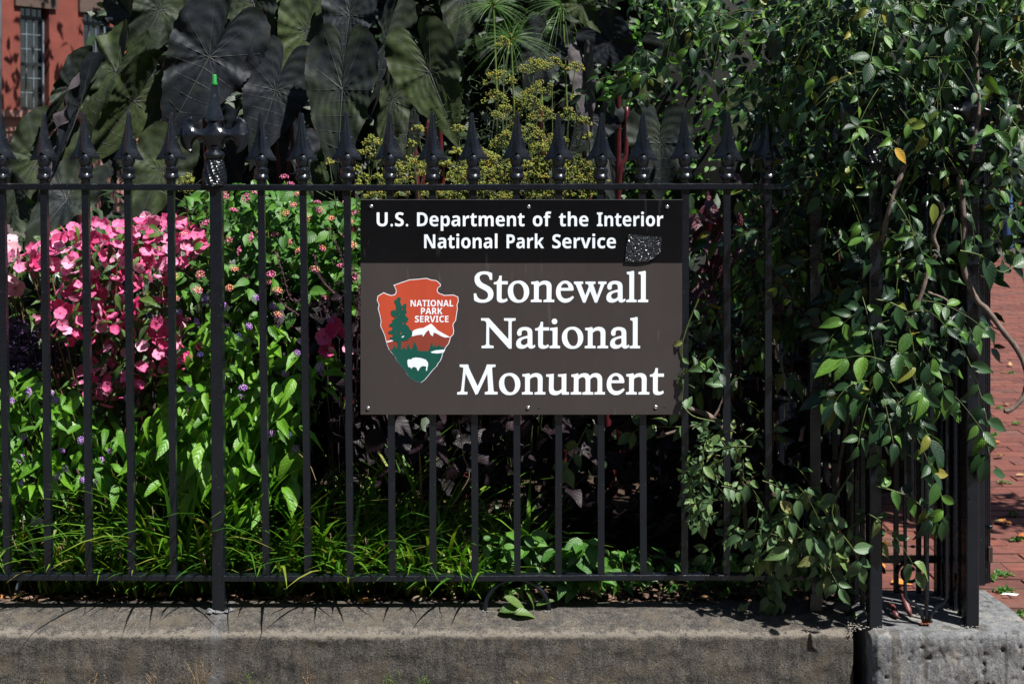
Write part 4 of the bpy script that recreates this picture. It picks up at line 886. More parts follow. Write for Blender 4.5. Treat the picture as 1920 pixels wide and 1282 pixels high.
# ================================================================ small things on and behind the wall
BLKP = plain('black_plastic', (.006, .007, .009), .65, var=.2, bmp=.05, spec=.2)
lt = root('garden_spotlight', W(36, 1120, .16), 'black garden spotlight on a stake between the grass at the left', 'garden light')
mb = MB(); mb.tube([W(27, 1125, .16), W(34, 1100, .16), W(48, 1062, .16)], .0075, 10); mb.build('stake', plain('grey_conduit', (.10, .12, .15), .5), lt, True)
mb = MB(); mb.tube([W(47, 1066, .16), W(50, 1058, .16), W(66, 1000, .16), W(70, 985, .16)], [.012, .022, .024, .025], 16); mb.build('housing', BLKP, lt, False)
mb = MB(); mb.tube([W(66, 994, .155), W(72, 981, .15), W(88, 984, .14)], [.027, .029, .026], 16); mb.build('hood', BLKP, lt, False)
def rock(name, p, r, mat, label, cat='stone'):
    import bmesh
    bm = bmesh.new(); bmesh.ops.create_icosphere(bm, subdivisions=3, radius=1)
    for v in bm.verts: v.co = Vector((v.co.x * r[0], v.co.y * r[1], v.co.z * r[2])) * (1 + .12 * mn.noise(v.co * 1.6 + Vector(p) * 9))
    me = bpy.data.meshes.new(name); bm.to_mesh(me); bm.free(); me.materials.append(mat); me.polygons.foreach_set('use_smooth', [True] * len(me.polygons))
    o = link(name, me); o.location = p; return tag(o, label, cat)
ROCK = plain('river_stone', (.085, .085, .078), .85, var=.25, scale=25)
rock('stone', W(1576, 1143, .02) + Vector((0, 0, .006)), (.026, .02, .018), ROCK, 'smooth grey river stone on the wall beside the pier foot')
rock('stone', W(788, 1123, .11), (.024, .018, .012), plain('tan_stone', (.2, .16, .11), .9, scale=20), 'flat tan stone at the soil edge left of the iron hoop')
for pts in ([(1690, 1090), (1700, 1110), (1712, 1140), (1705, 1146)], [(1670, 1128), (1676, 1150), (1690, 1160)]):
    pass
pdm = plain('seed_pod_brown', (.11, .03, .03), .5, var=.4, scale=60)
for k, (a, b) in enumerate((((1685, 1098), (1708, 1142)), ((1668, 1132), (1682, 1160)))):
    P0, P1 = W(*a, .0), W(*b, -.07); P0.z = max(P0.z, zb + .012); P1.z = zb + .012
    mb = MB(); mb.tube([P0, P0.lerp(P1, .4) + Vector((0, 0, .006)), P0.lerp(P1, .8), P1], [.006, .0085, .01, .004], 8, jit=.1)
    tag(mb.build('seed_pod', pdm, None, True), ['longer', 'shorter'][k] + ' dried dark red seed pod lying inside the pier on the concrete', 'seed pod', 'seed pods on the concrete block')
# ================================================================ foliage tools
def leaf_tpl(rows, W_, fold=.25, droop=.25, wave=0, cols=(-1, -.5, 0, .5, 1), ser=0):
    """leaf of length 1 along +y, W_(t) half width; normal +z"""
    V = []; UV = []; Fc = []; m = len(cols)
    for i, t in enumerate(rows):
        w = W_(t)
        for c in cols:
            x = c * w * (1 + (ser * (-1) ** i if abs(c) == 1 else 0))
            V.append((x, t, fold * abs(x) - droop * t * t + wave * math.sin(t * 9 + c * 2) * abs(c) * .5 + .0)); UV.append((.5 + c * .5 * min(1, w * 4 + .15), t))
    for i in range(len(rows) - 1):
        for j in range(m - 1): a = i * m + j; Fc.append((a, a + 1, a + m + 1, a + m))
    return np.array(V), Fc, np.array(UV)
ov = lambda wmax, pk=.4, tip=1.2: (lambda t: wmax * (max(0, math.sin(math.pi * min(1, t ** (math.log(.5) / math.log(pk))))) ** (.8 if t < pk else tip)) + .001)
RW = (0, .08, .22, .4, .58, .76, .9, 1)
T_VINE = [leaf_tpl(RW, ov(.25, .42, 1.15), .25 + .12 * k, .12 + .16 * k, .02 * k) for k in range(4)]
T_GREEN = [leaf_tpl((0, .06, .16, .3, .45, .6, .75, .88, 1), ov(.18, .38, 1.3), .3 + .1 * k, .15 + .22 * k, .03, ser=.04) for k in range(3)]
T_ROUND = [leaf_tpl(RW, ov(.31, .42, .95), .3, .2 + .15 * k, .03, ser=.03) for k in range(3)]
T_DARK = [leaf_tpl(RW, ov(.36, .4, 1.0), .15, .25 + .15 * k, .08) for k in range(3)]
T_LONG = [leaf_tpl(RW, ov(.16, .4, 1.2), .25, .25 + .2 * k, .03) for k in range(3)]
T_SMALL = [leaf_tpl((0, .25, .6, 1), ov(.3, .42, 1), .2, .2, 0, cols=(-1, 0, 1))]
def basis(p, a, n, s):
    a = Vector(a).normalized(); n = Vector(n); n = n - a * n.dot(a)
    if n.length < 1e-3: n = a.orthogonal()
    n.normalize(); x = a.cross(n)
    return Matrix(((x.x * s, a.x * s, n.x * s, p[0]), (x.y * s, a.y * s, n.y * s, p[1]), (x.z * s, a.z * s, n.z * s, p[2]), (0, 0, 0, 1)))
_tm = {}
def tmesh(tpl, key, name, mat):
    k = (key, name, mat.name)
    if k not in _tm: _tm[k] = mesh(name, tpl[0], tpl[1], mat, True, uv=tpl[2])
    return _tm[k]
def joined(name, insts, tpls, mat, parent, kind='stuff'):
    """insts: (matrix, template index)"""
    Vs = []; UVs = []; Fs = []; T = []; b = 0
    for M, k in insts:
        tv, tf, tu = tpls[k % len(tpls)]; A = np.array(M); Vs.append(tv @ A[:3, :3].T + A[:3, 3]); UVs.append(tu)
        Fs += [tuple(i + b for i in f) for f in tf]; T.append(np.full(len(tv), random.random())); b += len(tv)
    if not Vs: return
    me = mesh(name, np.concatenate(Vs), Fs, mat, True, uv=np.concatenate(UVs), tone=np.concatenate(T)); o = link(name, me, parent)
    if kind: o['kind'] = kind
    return o
def foliage(parent, insts, tpls, mat, nparts, part='leaf', rest='foliage', key='t'):
    insts = sorted(insts, key=lambda q: q[0][1][3] - random.random() * .04)
    for M, k in insts[:nparts]:
        k %= len(tpls); o = link(part, tmesh(tpls[k], (key, k), part, mat), parent); o.matrix_basis = M
    joined(rest, insts[nparts:], tpls, mat, parent)
def rv(s=1.0): return Vector((random.gauss(0, s), random.gauss(0, s), random.gauss(0, s)))
def thick(n, poly, Y0, Y1, size, up=(0, -.35, .8), spread=.45, down=.3, ax_jit=1.0):
    """loose leaves filling a region of the bed"""
    out = []
    for (x, y) in samp(poly, n):
        Y = random.uniform(Y0, Y1); p = W(x, y, Y)
        if p.z < .21: p.z = .21 + random.random() * .04
        nn = Vector(up) + rv(spread); a = Vector((random.uniform(-1, 1), random.uniform(-1, .35), -down + random.uniform(-.4, .5)))
        out.append((basis(p, a, nn, size * random.uniform(.6, 1.25)), random.randrange(9)))
    return out
def stems(parent, insts, base, n, mat, r=.002, name='stems'):
    mb = MB()
    for M, k in random.sample(insts, min(n, len(insts))):
        p = Vector((M[0][3], M[1][3], M[2][3])); b = Vector(base) + Vector((random.gauss(0, .06), random.gauss(0, .04), 0)); b.x = b.x * .5 + p.x * .5
        m = b.lerp(p, .5) + Vector((random.uniform(-.03, .03), .03, .0)); mb.tube(crom([b, m, p], 3), [r * 1.6, r * 1.5, r * 1.4, r * 1.2, r, r, r * .7][:7], 5, cap=False)
    o = mb.build(name, mat, parent, True); o['kind'] = 'stuff'; return o

M_VINE = leafmat('vine_leaf', [(0, (.007, .020, .010)), (.3, (.013, .038, .015)), (.6, (.021, .058, .017)), (.8, (.04, .10, .018)), (.95, (.09, .19, .025)), (1, (.2, .17, .03))], rough=.38, trans=.16, spec=.36, bmp=.22)
M_VINEP = leafmat('vine_leaf_mildewed', [(0, (.04, .085, .03)), (.5, (.065, .13, .045)), (.9, (.11, .18, .045)), (1, (.2, .2, .06))], rough=.42, trans=.15, spot=(70, .56, (.15, .19, .14), .55), bmp=.25)
M_GREEN = leafmat('bright_green_leaf', [(0, (.05, .15, .010)), (.4, (.09, .24, .012)), (.8, (.15, .32, .022)), (1, (.06, .17, .015))], rough=.42, trans=.32, tcol=(1.5, 1.7, .5), side=8, vein=.3, bmp=.35)
M_LANT = leafmat('lantana_leaf', [(0, (.03, .10, .012)), (.5, (.05, .15, .018)), (1, (.09, .22, .025))], rough=.42, trans=.25, side=8, bmp=.4)
M_IMPL = leafmat('impatiens_leaf', [(0, (.025, .05, .012)), (.5, (.04, .09, .015)), (1, (.08, .14, .02))], rough=.4, trans=.2)
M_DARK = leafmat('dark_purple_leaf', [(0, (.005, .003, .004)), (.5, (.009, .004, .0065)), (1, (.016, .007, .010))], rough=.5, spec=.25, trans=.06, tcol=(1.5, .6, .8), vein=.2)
M_MAR = leafmat('maroon_leaf', [(0, (.05, .012, .02)), (.5, (.09, .022, .035)), (1, (.13, .05, .06))], rough=.4, trans=.15, tcol=(2.0, .4, .5), side=9, vein=.5, bmp=.8)
M_VIO = leafmat('violet_leaf', [(0, (.02, .01, .035)), (.5, (.04, .018, .07)), (1, (.07, .03, .11))], rough=.45, trans=.1, tcol=(1, .6, 1.4))
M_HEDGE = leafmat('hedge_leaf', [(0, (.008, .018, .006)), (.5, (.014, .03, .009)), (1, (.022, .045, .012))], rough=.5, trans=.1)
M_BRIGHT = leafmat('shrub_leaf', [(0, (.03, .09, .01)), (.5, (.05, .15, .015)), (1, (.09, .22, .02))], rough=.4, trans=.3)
M_GRASS = leafmat('grass_blade', [(0, (.03, .10, .012)), (.45, (.07, .19, .014)), (.8, (.14, .26, .02)), (.93, (.22, .25, .04)), (1, (.25, .16, .07))], rough=.4, trans=.3, side=0, vein=.2, bmp=.2)
M_STEM = plain('green_stem', (.09, .13, .025), .5, var=.3, scale=40, bmp=.1)
M_TWIG = plain('vine_twig', (.075, .105, .02), .55, var=.35, scale=40, bmp=.1)
M_BARK = plain('vine_bark', (.13, .095, .075), .8, var=.4, scale=60, bmp=.7)

# ================================================================ dark hedge and trees closing the view behind the bed
def core(parent, x0, x1, y0, y1, z0, z1, mat):  # solid body behind the leaves, coloured as the shade inside the hedge
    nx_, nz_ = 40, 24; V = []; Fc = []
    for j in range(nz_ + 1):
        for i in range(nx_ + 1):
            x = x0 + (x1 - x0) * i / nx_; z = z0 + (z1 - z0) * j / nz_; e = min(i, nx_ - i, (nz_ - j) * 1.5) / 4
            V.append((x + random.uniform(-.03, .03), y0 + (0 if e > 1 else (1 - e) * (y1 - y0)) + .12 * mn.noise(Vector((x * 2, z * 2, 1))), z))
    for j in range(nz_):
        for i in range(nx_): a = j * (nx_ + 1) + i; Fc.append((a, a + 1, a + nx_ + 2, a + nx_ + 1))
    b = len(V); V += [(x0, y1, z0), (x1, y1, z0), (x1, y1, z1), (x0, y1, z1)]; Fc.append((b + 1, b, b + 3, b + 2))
    o = link('shade_core', mesh('shade_core', V, Fc, mat, True), parent); o['kind'] = 'stuff'
M_CORE_SHADE = plain('hedge_core_shade', (.006, .007, .004), .95, var=.4, scale=20)  # near-black colour stands in for the shade inside hedges and shrubs
hd = root('hedge', (0, 2.9, .2), 'tall dark evergreen hedge closing the back of the flower bed', 'hedge')
X0, X1 = W(235, 0, 2.9).x, W(1600, 0, 2.9).x
core(hd, X0, X1, 2.75, 3.5, .1, 3.6, M_CORE_SHADE)
ins = []
for i in range(8500):
    x = random.uniform(X0 - .05, X1 + .08); z = random.uniform(.2, 3.7); y = 2.7 + .12 * mn.noise(Vector((x * 2, z * 2, 1))) + random.gauss(-.05, .09)
    ins.append((basis((x, y, z), (random.uniform(-1, 1), random.uniform(-1, .2), random.uniform(-.8, .5)), Vector((0, -.5, .7)) + rv(.4), random.uniform(.05, .10)), 0))
joined('foliage', ins, T_SMALL, M_HEDGE, hd)
# bushes a step nearer: sunlit small-leaved shrub behind the vine
def bush(name, c, r, n, size, mat, label, cat='shrub', group=None, tpl=T_SMALL, inner=True):
    b = root(name, (c[0], c[1], .1), label, cat, group); ins = []
    for i in range(n):
        d = rv().normalized(); q = random.uniform(.72, 1.08) * (1 + .22 * mn.noise(d * 2.2 + Vector(c))); p = (c[0] + d.x * r[0] * q, c[1] + d.y * r[1] * q, c[2] + d.z * r[2] * q)
        if p[2] < .15: continue
        ins.append((basis(p, d + rv(.6), d * .5 + Vector((0, -.2, .5)) + rv(.35), size * random.uniform(.6, 1.3)), random.randrange(9)))
    joined('foliage', ins, tpl, mat, b)
    if inner:
        import bmesh
        bm = bmesh.new(); bmesh.ops.create_icosphere(bm, subdivisions=3, radius=1)
        for v in bm.verts: v.co = Vector((c[0] + v.co.x * r[0] * .78, c[1] + v.co.y * r[1] * .78, c[2] + v.co.z * r[2] * .78))
        me = bpy.data.meshes.new('shade_core'); bm.to_mesh(me); bm.free(); me.materials.append(M_CORE_SHADE); link('shade_core', me, b)['kind'] = 'stuff'  # dark solid body painted as the shade inside the bush
    st = MB(); st.tube([(c[0], c[1], .05), (c[0] + .02, c[1], c[2])], [.04, .02], 7); st.build('stem', M_BARK, b, True)
    return b
p = W(1370, 95, 1.9); bush('shrub', (p.x, p.y + .1, p.z - .35), (.55, .35, .75), 3800, .035, M_BRIGHT, 'small-leaved green shrub behind the left edge of the vine')
p = W(1650, 200, 2.1); bush('shrub', (p.x - .2, p.y + .5, p.z - .2), (.7, .3, 1.3), 3500, .05, M_HEDGE, 'dark shrub between the vine and the side fence')
for px_, py_, rz, nm in ((760, 800, .52, 'left of the sign centre'), (1060, 800, .52, 'below the sign right half'), (1370, 780, .62, 'between the sign and the vine')):  # shrubs added as dark filler over lit ground in the shaded bed
    p = W(px_, py_, 1.35); bush('shrub', (p.x, 1.5, .62), (.5, .28, rz), 1500, .06, M_HEDGE, 'low dark shrub added to fill the deep shade ' + nm)
bush('shrub', (1.58, 1.98, .62), (.42, .26, .75), 1800, .06, M_HEDGE, 'dark shrub added to black out the path behind the open gate leaf')  # added dark mass that keeps the path behind the gate black
# far right: planted bed with railing and trees behind the path
fb = root('far_hedge', (6.6, 16, 0), 'sunny green planting with pink flowers beyond the end of the brick path', 'hedge')
core(fb, 3.2, 11, 16.2, 17, 0, 1.5, M_CORE_SHADE); ins = []
for i in range(5000):
    x = random.uniform(3.2, 11); z = random.uniform(.05, 1.7)
    ins.append((basis((x, 16.05 + random.gauss(0, .12) + .1 * z, z), (random.uniform(-1, 1), -.5, random.uniform(-.6, .6)), Vector((0, -.5, .8)) + rv(.4), random.uniform(.07, .14)), 0))
joined('foliage', ins, T_SMALL, M_LANT, fb)
PINKF = plain('far_pink_petals', (.75, .08, .2), .6); mb = MB()
for i in range(60): crumb(mb, (random.uniform(5.2, 8), 15.85 + random.uniform(-.05, .1), random.uniform(.5, 1.6)), random.uniform(.03, .07))
mb.build('blossoms', PINKF, fb)['kind'] = 'stuff'
fr_ = root('far_railing', (6.5, 15.3, 0), 'black iron railing at the far end of the brick path', 'railing')
mb = MB(); mb.tube([(0, 0, 0), (0, 0, 1.3), (0, 0, 1.36), (0, 0, 1.45)], [.012, .012, .03, .003], 6); fm = mb.mesh('bar', IRON)
for k in range(46):
    o = link('bar', fm, fr_); o.location = (3.9 + k * .13, 15.3, 0)
for z in (.12, 1.2): mb = MB(); mb.box((3.85, 15.285, z), (9.9, 15.315, z + .03)); mb.build('rail', IRON, fr_)
def tree(loc, h, r, n, label, mat, size=.16, group=None):
    t = root('tree', loc, label, 'tree', group); x, y, z = loc; mb = MB()
    mb.tube(crom([(x, y, z - .1), (x + .1, y, z + h * .3), (x, y + .1, z + h * .6), (x + .1, y, z + h * .9)], 4), [.2 - .17 * i / 12 for i in range(13)], 10, jit=.06)
    lim = []
    for k in range(9):
        a = k * 2.4; b = Vector((x, y, z + h * (.35 + .05 * k))); e = b + Vector((math.cos(a) * r * .7, math.sin(a) * r * .7, r * .35)); lim.append(e)
        mb.tube(crom([b, b.lerp(e, .5) + Vector((0, 0, .15)), e], 3), [.08, .07, .06, .05, .04, .03, .02], 6)
    mb.build('trunk', M_BARK, t, True); ins = []; cl = [Vector((x, y, z + h * .7)) + Vector((random.gauss(0, r * .45), random.gauss(0, r * .45), random.gauss(0, h * .16))) for _ in range(26)] + lim
    for i in range(n):
        c = random.choice(cl); d = rv().normalized() * random.uniform(.3, 1) * r * .38
        ins.append((basis(c + d, d + rv(.5), d * .3 + Vector((0, 0, 1)) + rv(.5), size * random.uniform(.6, 1.3)), 0))
    joined('crown', ins, T_SMALL, mat, t)
tree((7.4, 18.5, 0), 8.5, 3.6, 6500, 'broad dark tree beyond the far railing at the right', M_HEDGE, .3, 'trees beyond the path')
tree((3.0, 19.5, 0), 8.5, 3.4, 5000, 'dark tree behind the hedge, left of the broad one', M_HEDGE, .3, 'trees beyond the path')
tree((11.5, 17.5, 0), 8.5, 3.2, 4000, 'dark tree at the right end of the far railing', M_HEDGE, .3, 'trees beyond the path')
tree((-6.6, 22.6, 0), 9.0, 2.3, 1700, 'street tree shading the red house', M_HEDGE, .2)
# vine-clad branch hanging over the path outside the gate
ob = root('tree', (3.5, .6, 0), 'young leafy tree standing right of the brick path', 'tree'); mb = MB()
mb.tube(crom([(3.5, .6, -.1), (3.45, .65, 1.2), (3.3, .8, 2.2), (2.9, 1.0, 2.8)], 4), [.07 - .004 * i for i in range(13)], 9); mb.tube(crom([(3.38, .72, 1.9), (2.9, .9, 2.15), (2.45, 1.05, 2.1)], 4), [.03, .03, .027, .024, .02, .018, .014, .01, .008], 7); mb.build('trunk', M_BARK, ob, True)
ins = []
for i in range(900):
    c = random.choice([(2.55, 1.0, 2.05), (2.9, .9, 2.2), (2.75, 1.1, 2.5), (3.2, .8, 2.6), (2.6, 1.15, 1.9)]); q = Vector(c) + rv(.14)
    ins.append((basis(q, rv(), Vector((0, 0, 1)) + rv(.4), random.uniform(.06, .11)), random.randrange(4)))
joined('crown', ins, T_VINE, M_VINE, ob)

# ================================================================ elephant ear plants
def colomat():
    m, nt, b, ns, ls = newmat('elephant_ear_leaf'); oi = N(nt, 'ShaderNodeObjectInfo'); at = N(nt, 'ShaderNodeAttribute', attribute_name='tone')
    n = noise(nt, 7, 5, .65); n2 = noise(nt, 30, 4, .7)
    f = math_(nt, 'ADD', math_(nt, 'MULTIPLY', n.outputs[0], .9), math_(nt, 'MULTIPLY', math_(nt, 'SUBTRACT', oi.outputs['Random'], .5), .5))
    r = ramp(nt, f, [(.25, (.013, .0155, .020)), (.46, (.020, .026, .0175)), (.7, (.036, .050, .017))])
    c = mixc(nt, 1.0, r.outputs[0], ramp(nt, n2.outputs[0], [(.3, .75), (.7, 1.25)]).outputs[0], 'MULTIPLY')
    # attribute tone: 0 blade, 1 along the edge -> orange nibbled rim
    rim = math_(nt, 'MULTIPLY', ramp(nt, at.outputs['Fac'], [(.9, 0.0), (1.0, 1.0)]).outputs[0], ramp(nt, n2.outputs[0], [(.5, 0.0), (.6, 1.0)]).outputs[0])
    c = mixc(nt, math_(nt, 'MULTIPLY', rim, .8), c, (.22, .10, .03))
    g = N(nt, 'ShaderNodeNewGeometry'); c = mixc(nt, math_(nt, 'MULTIPLY', g.outputs['Backfacing'], .85), c, (.07, .058, .065))
    ls.new(c, b.inputs['Base Color']); b.inputs['Roughness'].default_value = .58; b.inputs['Specular IOR Level'].default_value = .18
    b.inputs['Sheen Weight'].default_value = .0; b.inputs['Sheen Roughness'].default_value = .4
    p_ = bump(nt, b, n2.outputs[0], .25, .008); bump(nt, b, noise(nt, 9, 2).outputs[0], .35, .02, p_)
    tr = N(nt, 'ShaderNodeBsdfTranslucent'); mx = N(nt, 'ShaderNodeMixShader', i_0=.10); ls.new(mixc(nt, 1.0, c, (.9, 1.8, .4), 'MULTIPLY'), tr.inputs[0])
    ls.new(b.outputs[0], mx.inputs[1]); ls.new(tr.outputs[0], mx.inputs[2]); ls.new(mx.outputs[0], ns['Material Output'].inputs[0]); return m
M_COL = colomat(); M_VEIN = plain('elephant_ear_vein', (.036, .038, .036), .5, var=.2); M_PET = plain('red_petiole', (.06, .006, .010), .4, var=.4, scale=12)
HEART = [(0, 1.10), (.035, .97), (.11, .82), (.23, .60), (.35, .34), (.44, .07), (.49, -.18), (.48, -.40), (.41, -.55), (.29, -.65), (.17, -.67), (.075, -.60), (.03, -.44), (0, -.26)]
hs = crom([Vector((x, y, 0)) for x, y in HEART], 4)
def heart_r(th):
    """radius towards angle th (0 = tip, pi = sinus)"""
    best = .3
    for a, b in zip(hs[:-1], hs[1:]):
        ta, tb = math.atan2(a.x, a.y), math.atan2(b.x, b.y)
        if ta > tb: ta, tb, a, b = tb, ta, b, a
        if ta <= th <= tb and tb > ta: best = a.lerp(b, (th - ta) / (tb - ta)).length
    return best
NT_, NR_ = 108, 18
HR = [heart_r(abs(-math.pi + 2 * math.pi * i / NT_)) for i in range(NT_)]
def coloc(parent, jx, jy, tx, ty, ws, Y, tilt=0, yaw=0, fold=.25, droop=.12, rip=.05, seed=0, name='leaf', back=False, stalk=None):
    rn = random.Random(seed * 7 + 1); P0 = W(jx, jy, Y); s_ = (D + Y) / F
    d = Vector((tx - jx, 0, -(ty - jy))); L = d.length * s_ / math.cos(R(abs(tilt) * .7 + 6)); a = d.normalized()
    n = Vector((0, -1, 0)); sd = a.cross(n)
    tilt = abs(tilt) * .7 + 6; rot = Matrix.Rotation(R(tilt), 3, sd); a = rot @ a; n = rot @ n
    rot = Matrix.Rotation(R(yaw), 3, a); n = rot @ n; sd = rot @ sd
    if back: n = -n
    ph1, ph2 = rn.uniform(0, 6), rn.uniform(0, 6); k1 = rn.choice([5, 6, 7])
    rip = rip * .75; ws = ws * .93; fold = fold * 1.25; va = [0] + [q * sg for q in (.42, .85, 1.3, 1.8, 2.35) for sg in (1, -1)]
    def zf(x, y, r_, th):
        z = fold * abs(x) * (1 if not back else -1) - droop * (y * abs(y)) - .25 * droop * x * x * 3
        z += rip * r_ ** 2.2 * math.sin(k1 * th + ph1) + rip * .5 * r_ ** 3 * math.sin(13 * th + ph2)
        dv = min(abs(th - v) for v in va); z += .014 * r_ * (1 - math.exp(-(dv * 6) ** 2)) + .006 * math.sin(r_ * 26 + abs(th) * 9) * min(1, dv * 5)
        return z
    def pt(x, y, z): return P0 + (sd * (x * ws) + a * y + n * z) * L
    V = [pt(0, 0, 0)]; Fc = []; tone = [0.0]
    for i in range(1, NR_ + 1):
        for j in range(NT_):
            th = -math.pi + 2 * math.pi * j / NT_; rr = HR[j] * (i / NR_) * (1 + (rn.uniform(-.02, .02) if i == NR_ else 0))
            x, y = math.sin(th) * rr, math.cos(th) * rr; V.append(pt(x, y, zf(x, y, rr / HR[j], th))); tone.append(1.0 if i == NR_ else 0.0)
    for j in range(NT_): Fc.append((0, 1 + j, 1 + (j + 1) % NT_))
    for i in range(NR_ - 1):
        for j in range(NT_): b = 1 + i * NT_; Fc.append((b + j, b + NT_ + j, b + NT_ + (j + 1) % NT_, b + (j + 1) % NT_))
    # fix winding so the front faces +n
    if back is False: pass
    o = link(name, mesh(name, V, Fc, M_COL, True, tone=tone), parent)
    f0 = o.data.polygons[0].normal
    if f0.dot(n) < 0: o.data.flip_normals()
    # raised veins
    vb = MB()
    def vein(path, w0):
        pts = []
        for x, y in path:
            th = math.atan2(x, y); rr = math.hypot(x, y); hr = HR[int((th + math.pi) / (2 * math.pi) * NT_) % NT_]
            pts.append(pt(x, y, zf(x, y, min(1, rr / hr), th) + .0004))
        vb.tube(pts, [w0 * L * (1 - .8 * i / (len(pts) - 1)) for i in range(len(pts))], 5, cap=False)
    vein([(0, .0 + .97 * i / 12) for i in range(13)], .011)
    for sg in (1, -1):
        for y0, th0, rf in ((0, 2.72, .9), (0, 2.1, .93), (0, 1.5, .93), (.12, 1.12, .93), (.28, .82, .92), (.45, .56, .9), (.62, .36, .9), (.76, .22, .9)):
            hr = HR[int((th0 + math.pi) / (2 * math.pi) * NT_) % NT_] * rf; ex, ey = math.sin(th0) * hr, math.cos(th0) * hr; q = []
            for i in range(15): t = i / 14; q.append((sg * ex * t, y0 + (ey - y0) * (t ** 1.15 if y0 else t)))
            vein(q, .0038 if y0 else .0058)
    v_ = vb.build('veins', M_VEIN, None, True); v_.parent = o
    if stalk:
        mb = MB(); bx, by, byY = stalk; B = W(bx, by, byY); B.z = max(B.z, .2); q = -n if not back else n
        mb.tube(crom([P0 + q * .012, P0 + q * .05 + a * L * .12, P0.lerp(B, .5) + Vector((0, .06, 0)), B], 5), [.006 + .0006 * i for i in range(16)], 7, cap=False)
        mb.build('leaf_stalk', M_PET, parent, True)
    return o
def eplant(loc, label): return root('elephant_ear_plant', (W(loc[0], 900, loc[1]).x, loc[1], .2), label, 'plant', 'elephant ear plants')
e1 = eplant((150, 1.0), 'elephant ear with ragged curled leaves beside the red house, leftmost of its kind')
e2 = eplant((370, 1.1), 'elephant ear with the largest olive leaf, directly behind the axe finial')
e3 = eplant((640, 1.0), 'elephant ear with broad dusky blue-grey leaves behind the finials left of the sign')
e4 = eplant((830, 1.0), 'elephant ear with one pale-veined leaf rising behind the sign left corner')
e5 = eplant((1100, 1.2), 'elephant ear with shaded and half rolled leaves behind the fennel')
e6 = eplant((1270, .9), 'elephant ear with grey heart leaves beside the vine edge')
# e1
coloc(e1, 250, 190, 168, 318, .85, .95, -8, -35, .30, .15, .05, 1, stalk=(230, 1000, 1.1))
coloc(e1, 218, 135, 150, 250, 1.0, 1.05, 12, 30, .2, .3, .09, 2)
coloc(e1, 135, 165, 95, 262, .75, .9, -25, -30, .35, .35, .10, 3, stalk=(180, 1000, 1.0))
coloc(e1, 150, 200, 112, 350, .5, .85, 10, 60, .3, .1, .06, 4, back=True)
coloc(e1, 70, 300, 25, 420, .9, .9, -30, -15, .3, .3, .08, 5, stalk=(120, 1000, 1.0))
coloc(e1, 125, 375, 60, 470, .9, .8, -35, 15, .25, .3, .07, 6)
coloc(e1, 30, 380, 110, 455, .8, .85, -30, 10, .2, .2, .07, 7)
coloc(e1, 215, 240, 215, 340, .8, 1.15, -20, 25, .3, .2, .06, 8)
# e2
coloc(e2, 392, 108, 312, 272, 1.02, .95, -6, -14, .18, .12, .045, 11, stalk=(390, 1000, 1.1))
coloc(e2, 300, 320, 262, 432, 1.0, .85, -20, -10, .25, .2, .06, 12, stalk=(320, 1000, 1.0))
coloc(e2, 420, 270, 455, 362, 1.1, 1.15, -20, 15, .25, .2, .06, 13)
coloc(e2, 300, 20, 255, 130, 1.0, 1.25, -20, -20, .25, .3, .08, 14)
coloc(e2, 245, 30, 300, 100, .9, 1.3, -20, 30, .25, .3, .08, 15)
coloc(e2, 475, 5, 510, 120, 1.0, 1.2, -15, 10, .25, .2, .05, 16)
# e3
coloc(e3, 516, 170, 478, 305, 1.05, 1.0, -6, -10, .2, .14, .04, 21, stalk=(560, 1000, 1.1))
coloc(e3, 642, 168, 632, 345, .86, .9, -8, 12, .16, .12, .035, 22, stalk=(640, 1000, 1.1))
coloc(e3, 575, 60, 545, 190, 1.0, 1.15, -12, -15, .25, .2, .05, 23)
coloc(e3, 655, 30, 640, 150, .95, 1.1, -10, 10, .2, .2, .05, 24, stalk=(660, 1000, 1.2))
coloc(e3, 540, 290, 505, 372, 1.0, 1.1, -25, -20, .25, .2, .05, 25)
coloc(e3, 725, 75, 705, 200, .6, 1.05, 5, -40, .35, .2, .09, 26)
coloc(e3, 735, 190, 705, 325, .62, 1.1, -5, -30, .3, .15, .05, 27)
coloc(e3, 620, -20, 590, 90, 1.1, 1.3, -15, 10, .25, .2, .05, 28)
coloc(e3, 580, 320, 610, 420, .9, 1.2, -25, 20, .25, .2, .05, 29)
# e4
coloc(e4, 806, 136, 858, 273, 1.0, .9, -6, 10, .2, .12, .04, 31, stalk=(870, 1000, 1.1))
coloc(e4, 745, 20, 775, 150, .55, 1.15, -5, 35, .3, .15, .05, 32)
coloc(e4, 770, 190, 755, 330, .8, 1.35, -10, 10, .25, .1, .05, 33, stalk=(820, 1000, 1.2))
coloc(e4, 870, -10, 850, 110, .9, 1.4, -15, -10, .25, .2, .06, 34)
# e5
coloc(e5, 1015, 100, 990, 190, 1.1, 1.15, -15, -10, .25, .25, .07, 41, stalk=(1060, 1000, 1.2))
coloc(e5, 1105, 225, 1055, 300, 1.25, 1.0, -10, -10, .2, .15, .05, 42, stalk=(1150, 1000, 1.1))
coloc(e5, 1098, 150, 1110, 260, .5, .95, 5, 20, .25, .1, .04, 43, back=True)
coloc(e5, 1145, 80, 1205, 140, 1.3, .95, -8, 15, .2, .15, .06, 44, stalk=(1180, 1000, 1.1))
coloc(e5, 1090, 10, 1120, 60, 1.1, 1.1, -10, 10, .25, .25, .08, 45)
coloc(e5, 1060, 310, 1040, 390, 1.0, 1.2, -25, -10, .25, .2, .05, 46)
coloc(e5, 1140, 300, 1150, 380, 1.0, 1.15, -25, 10, .25, .2, .05, 47)
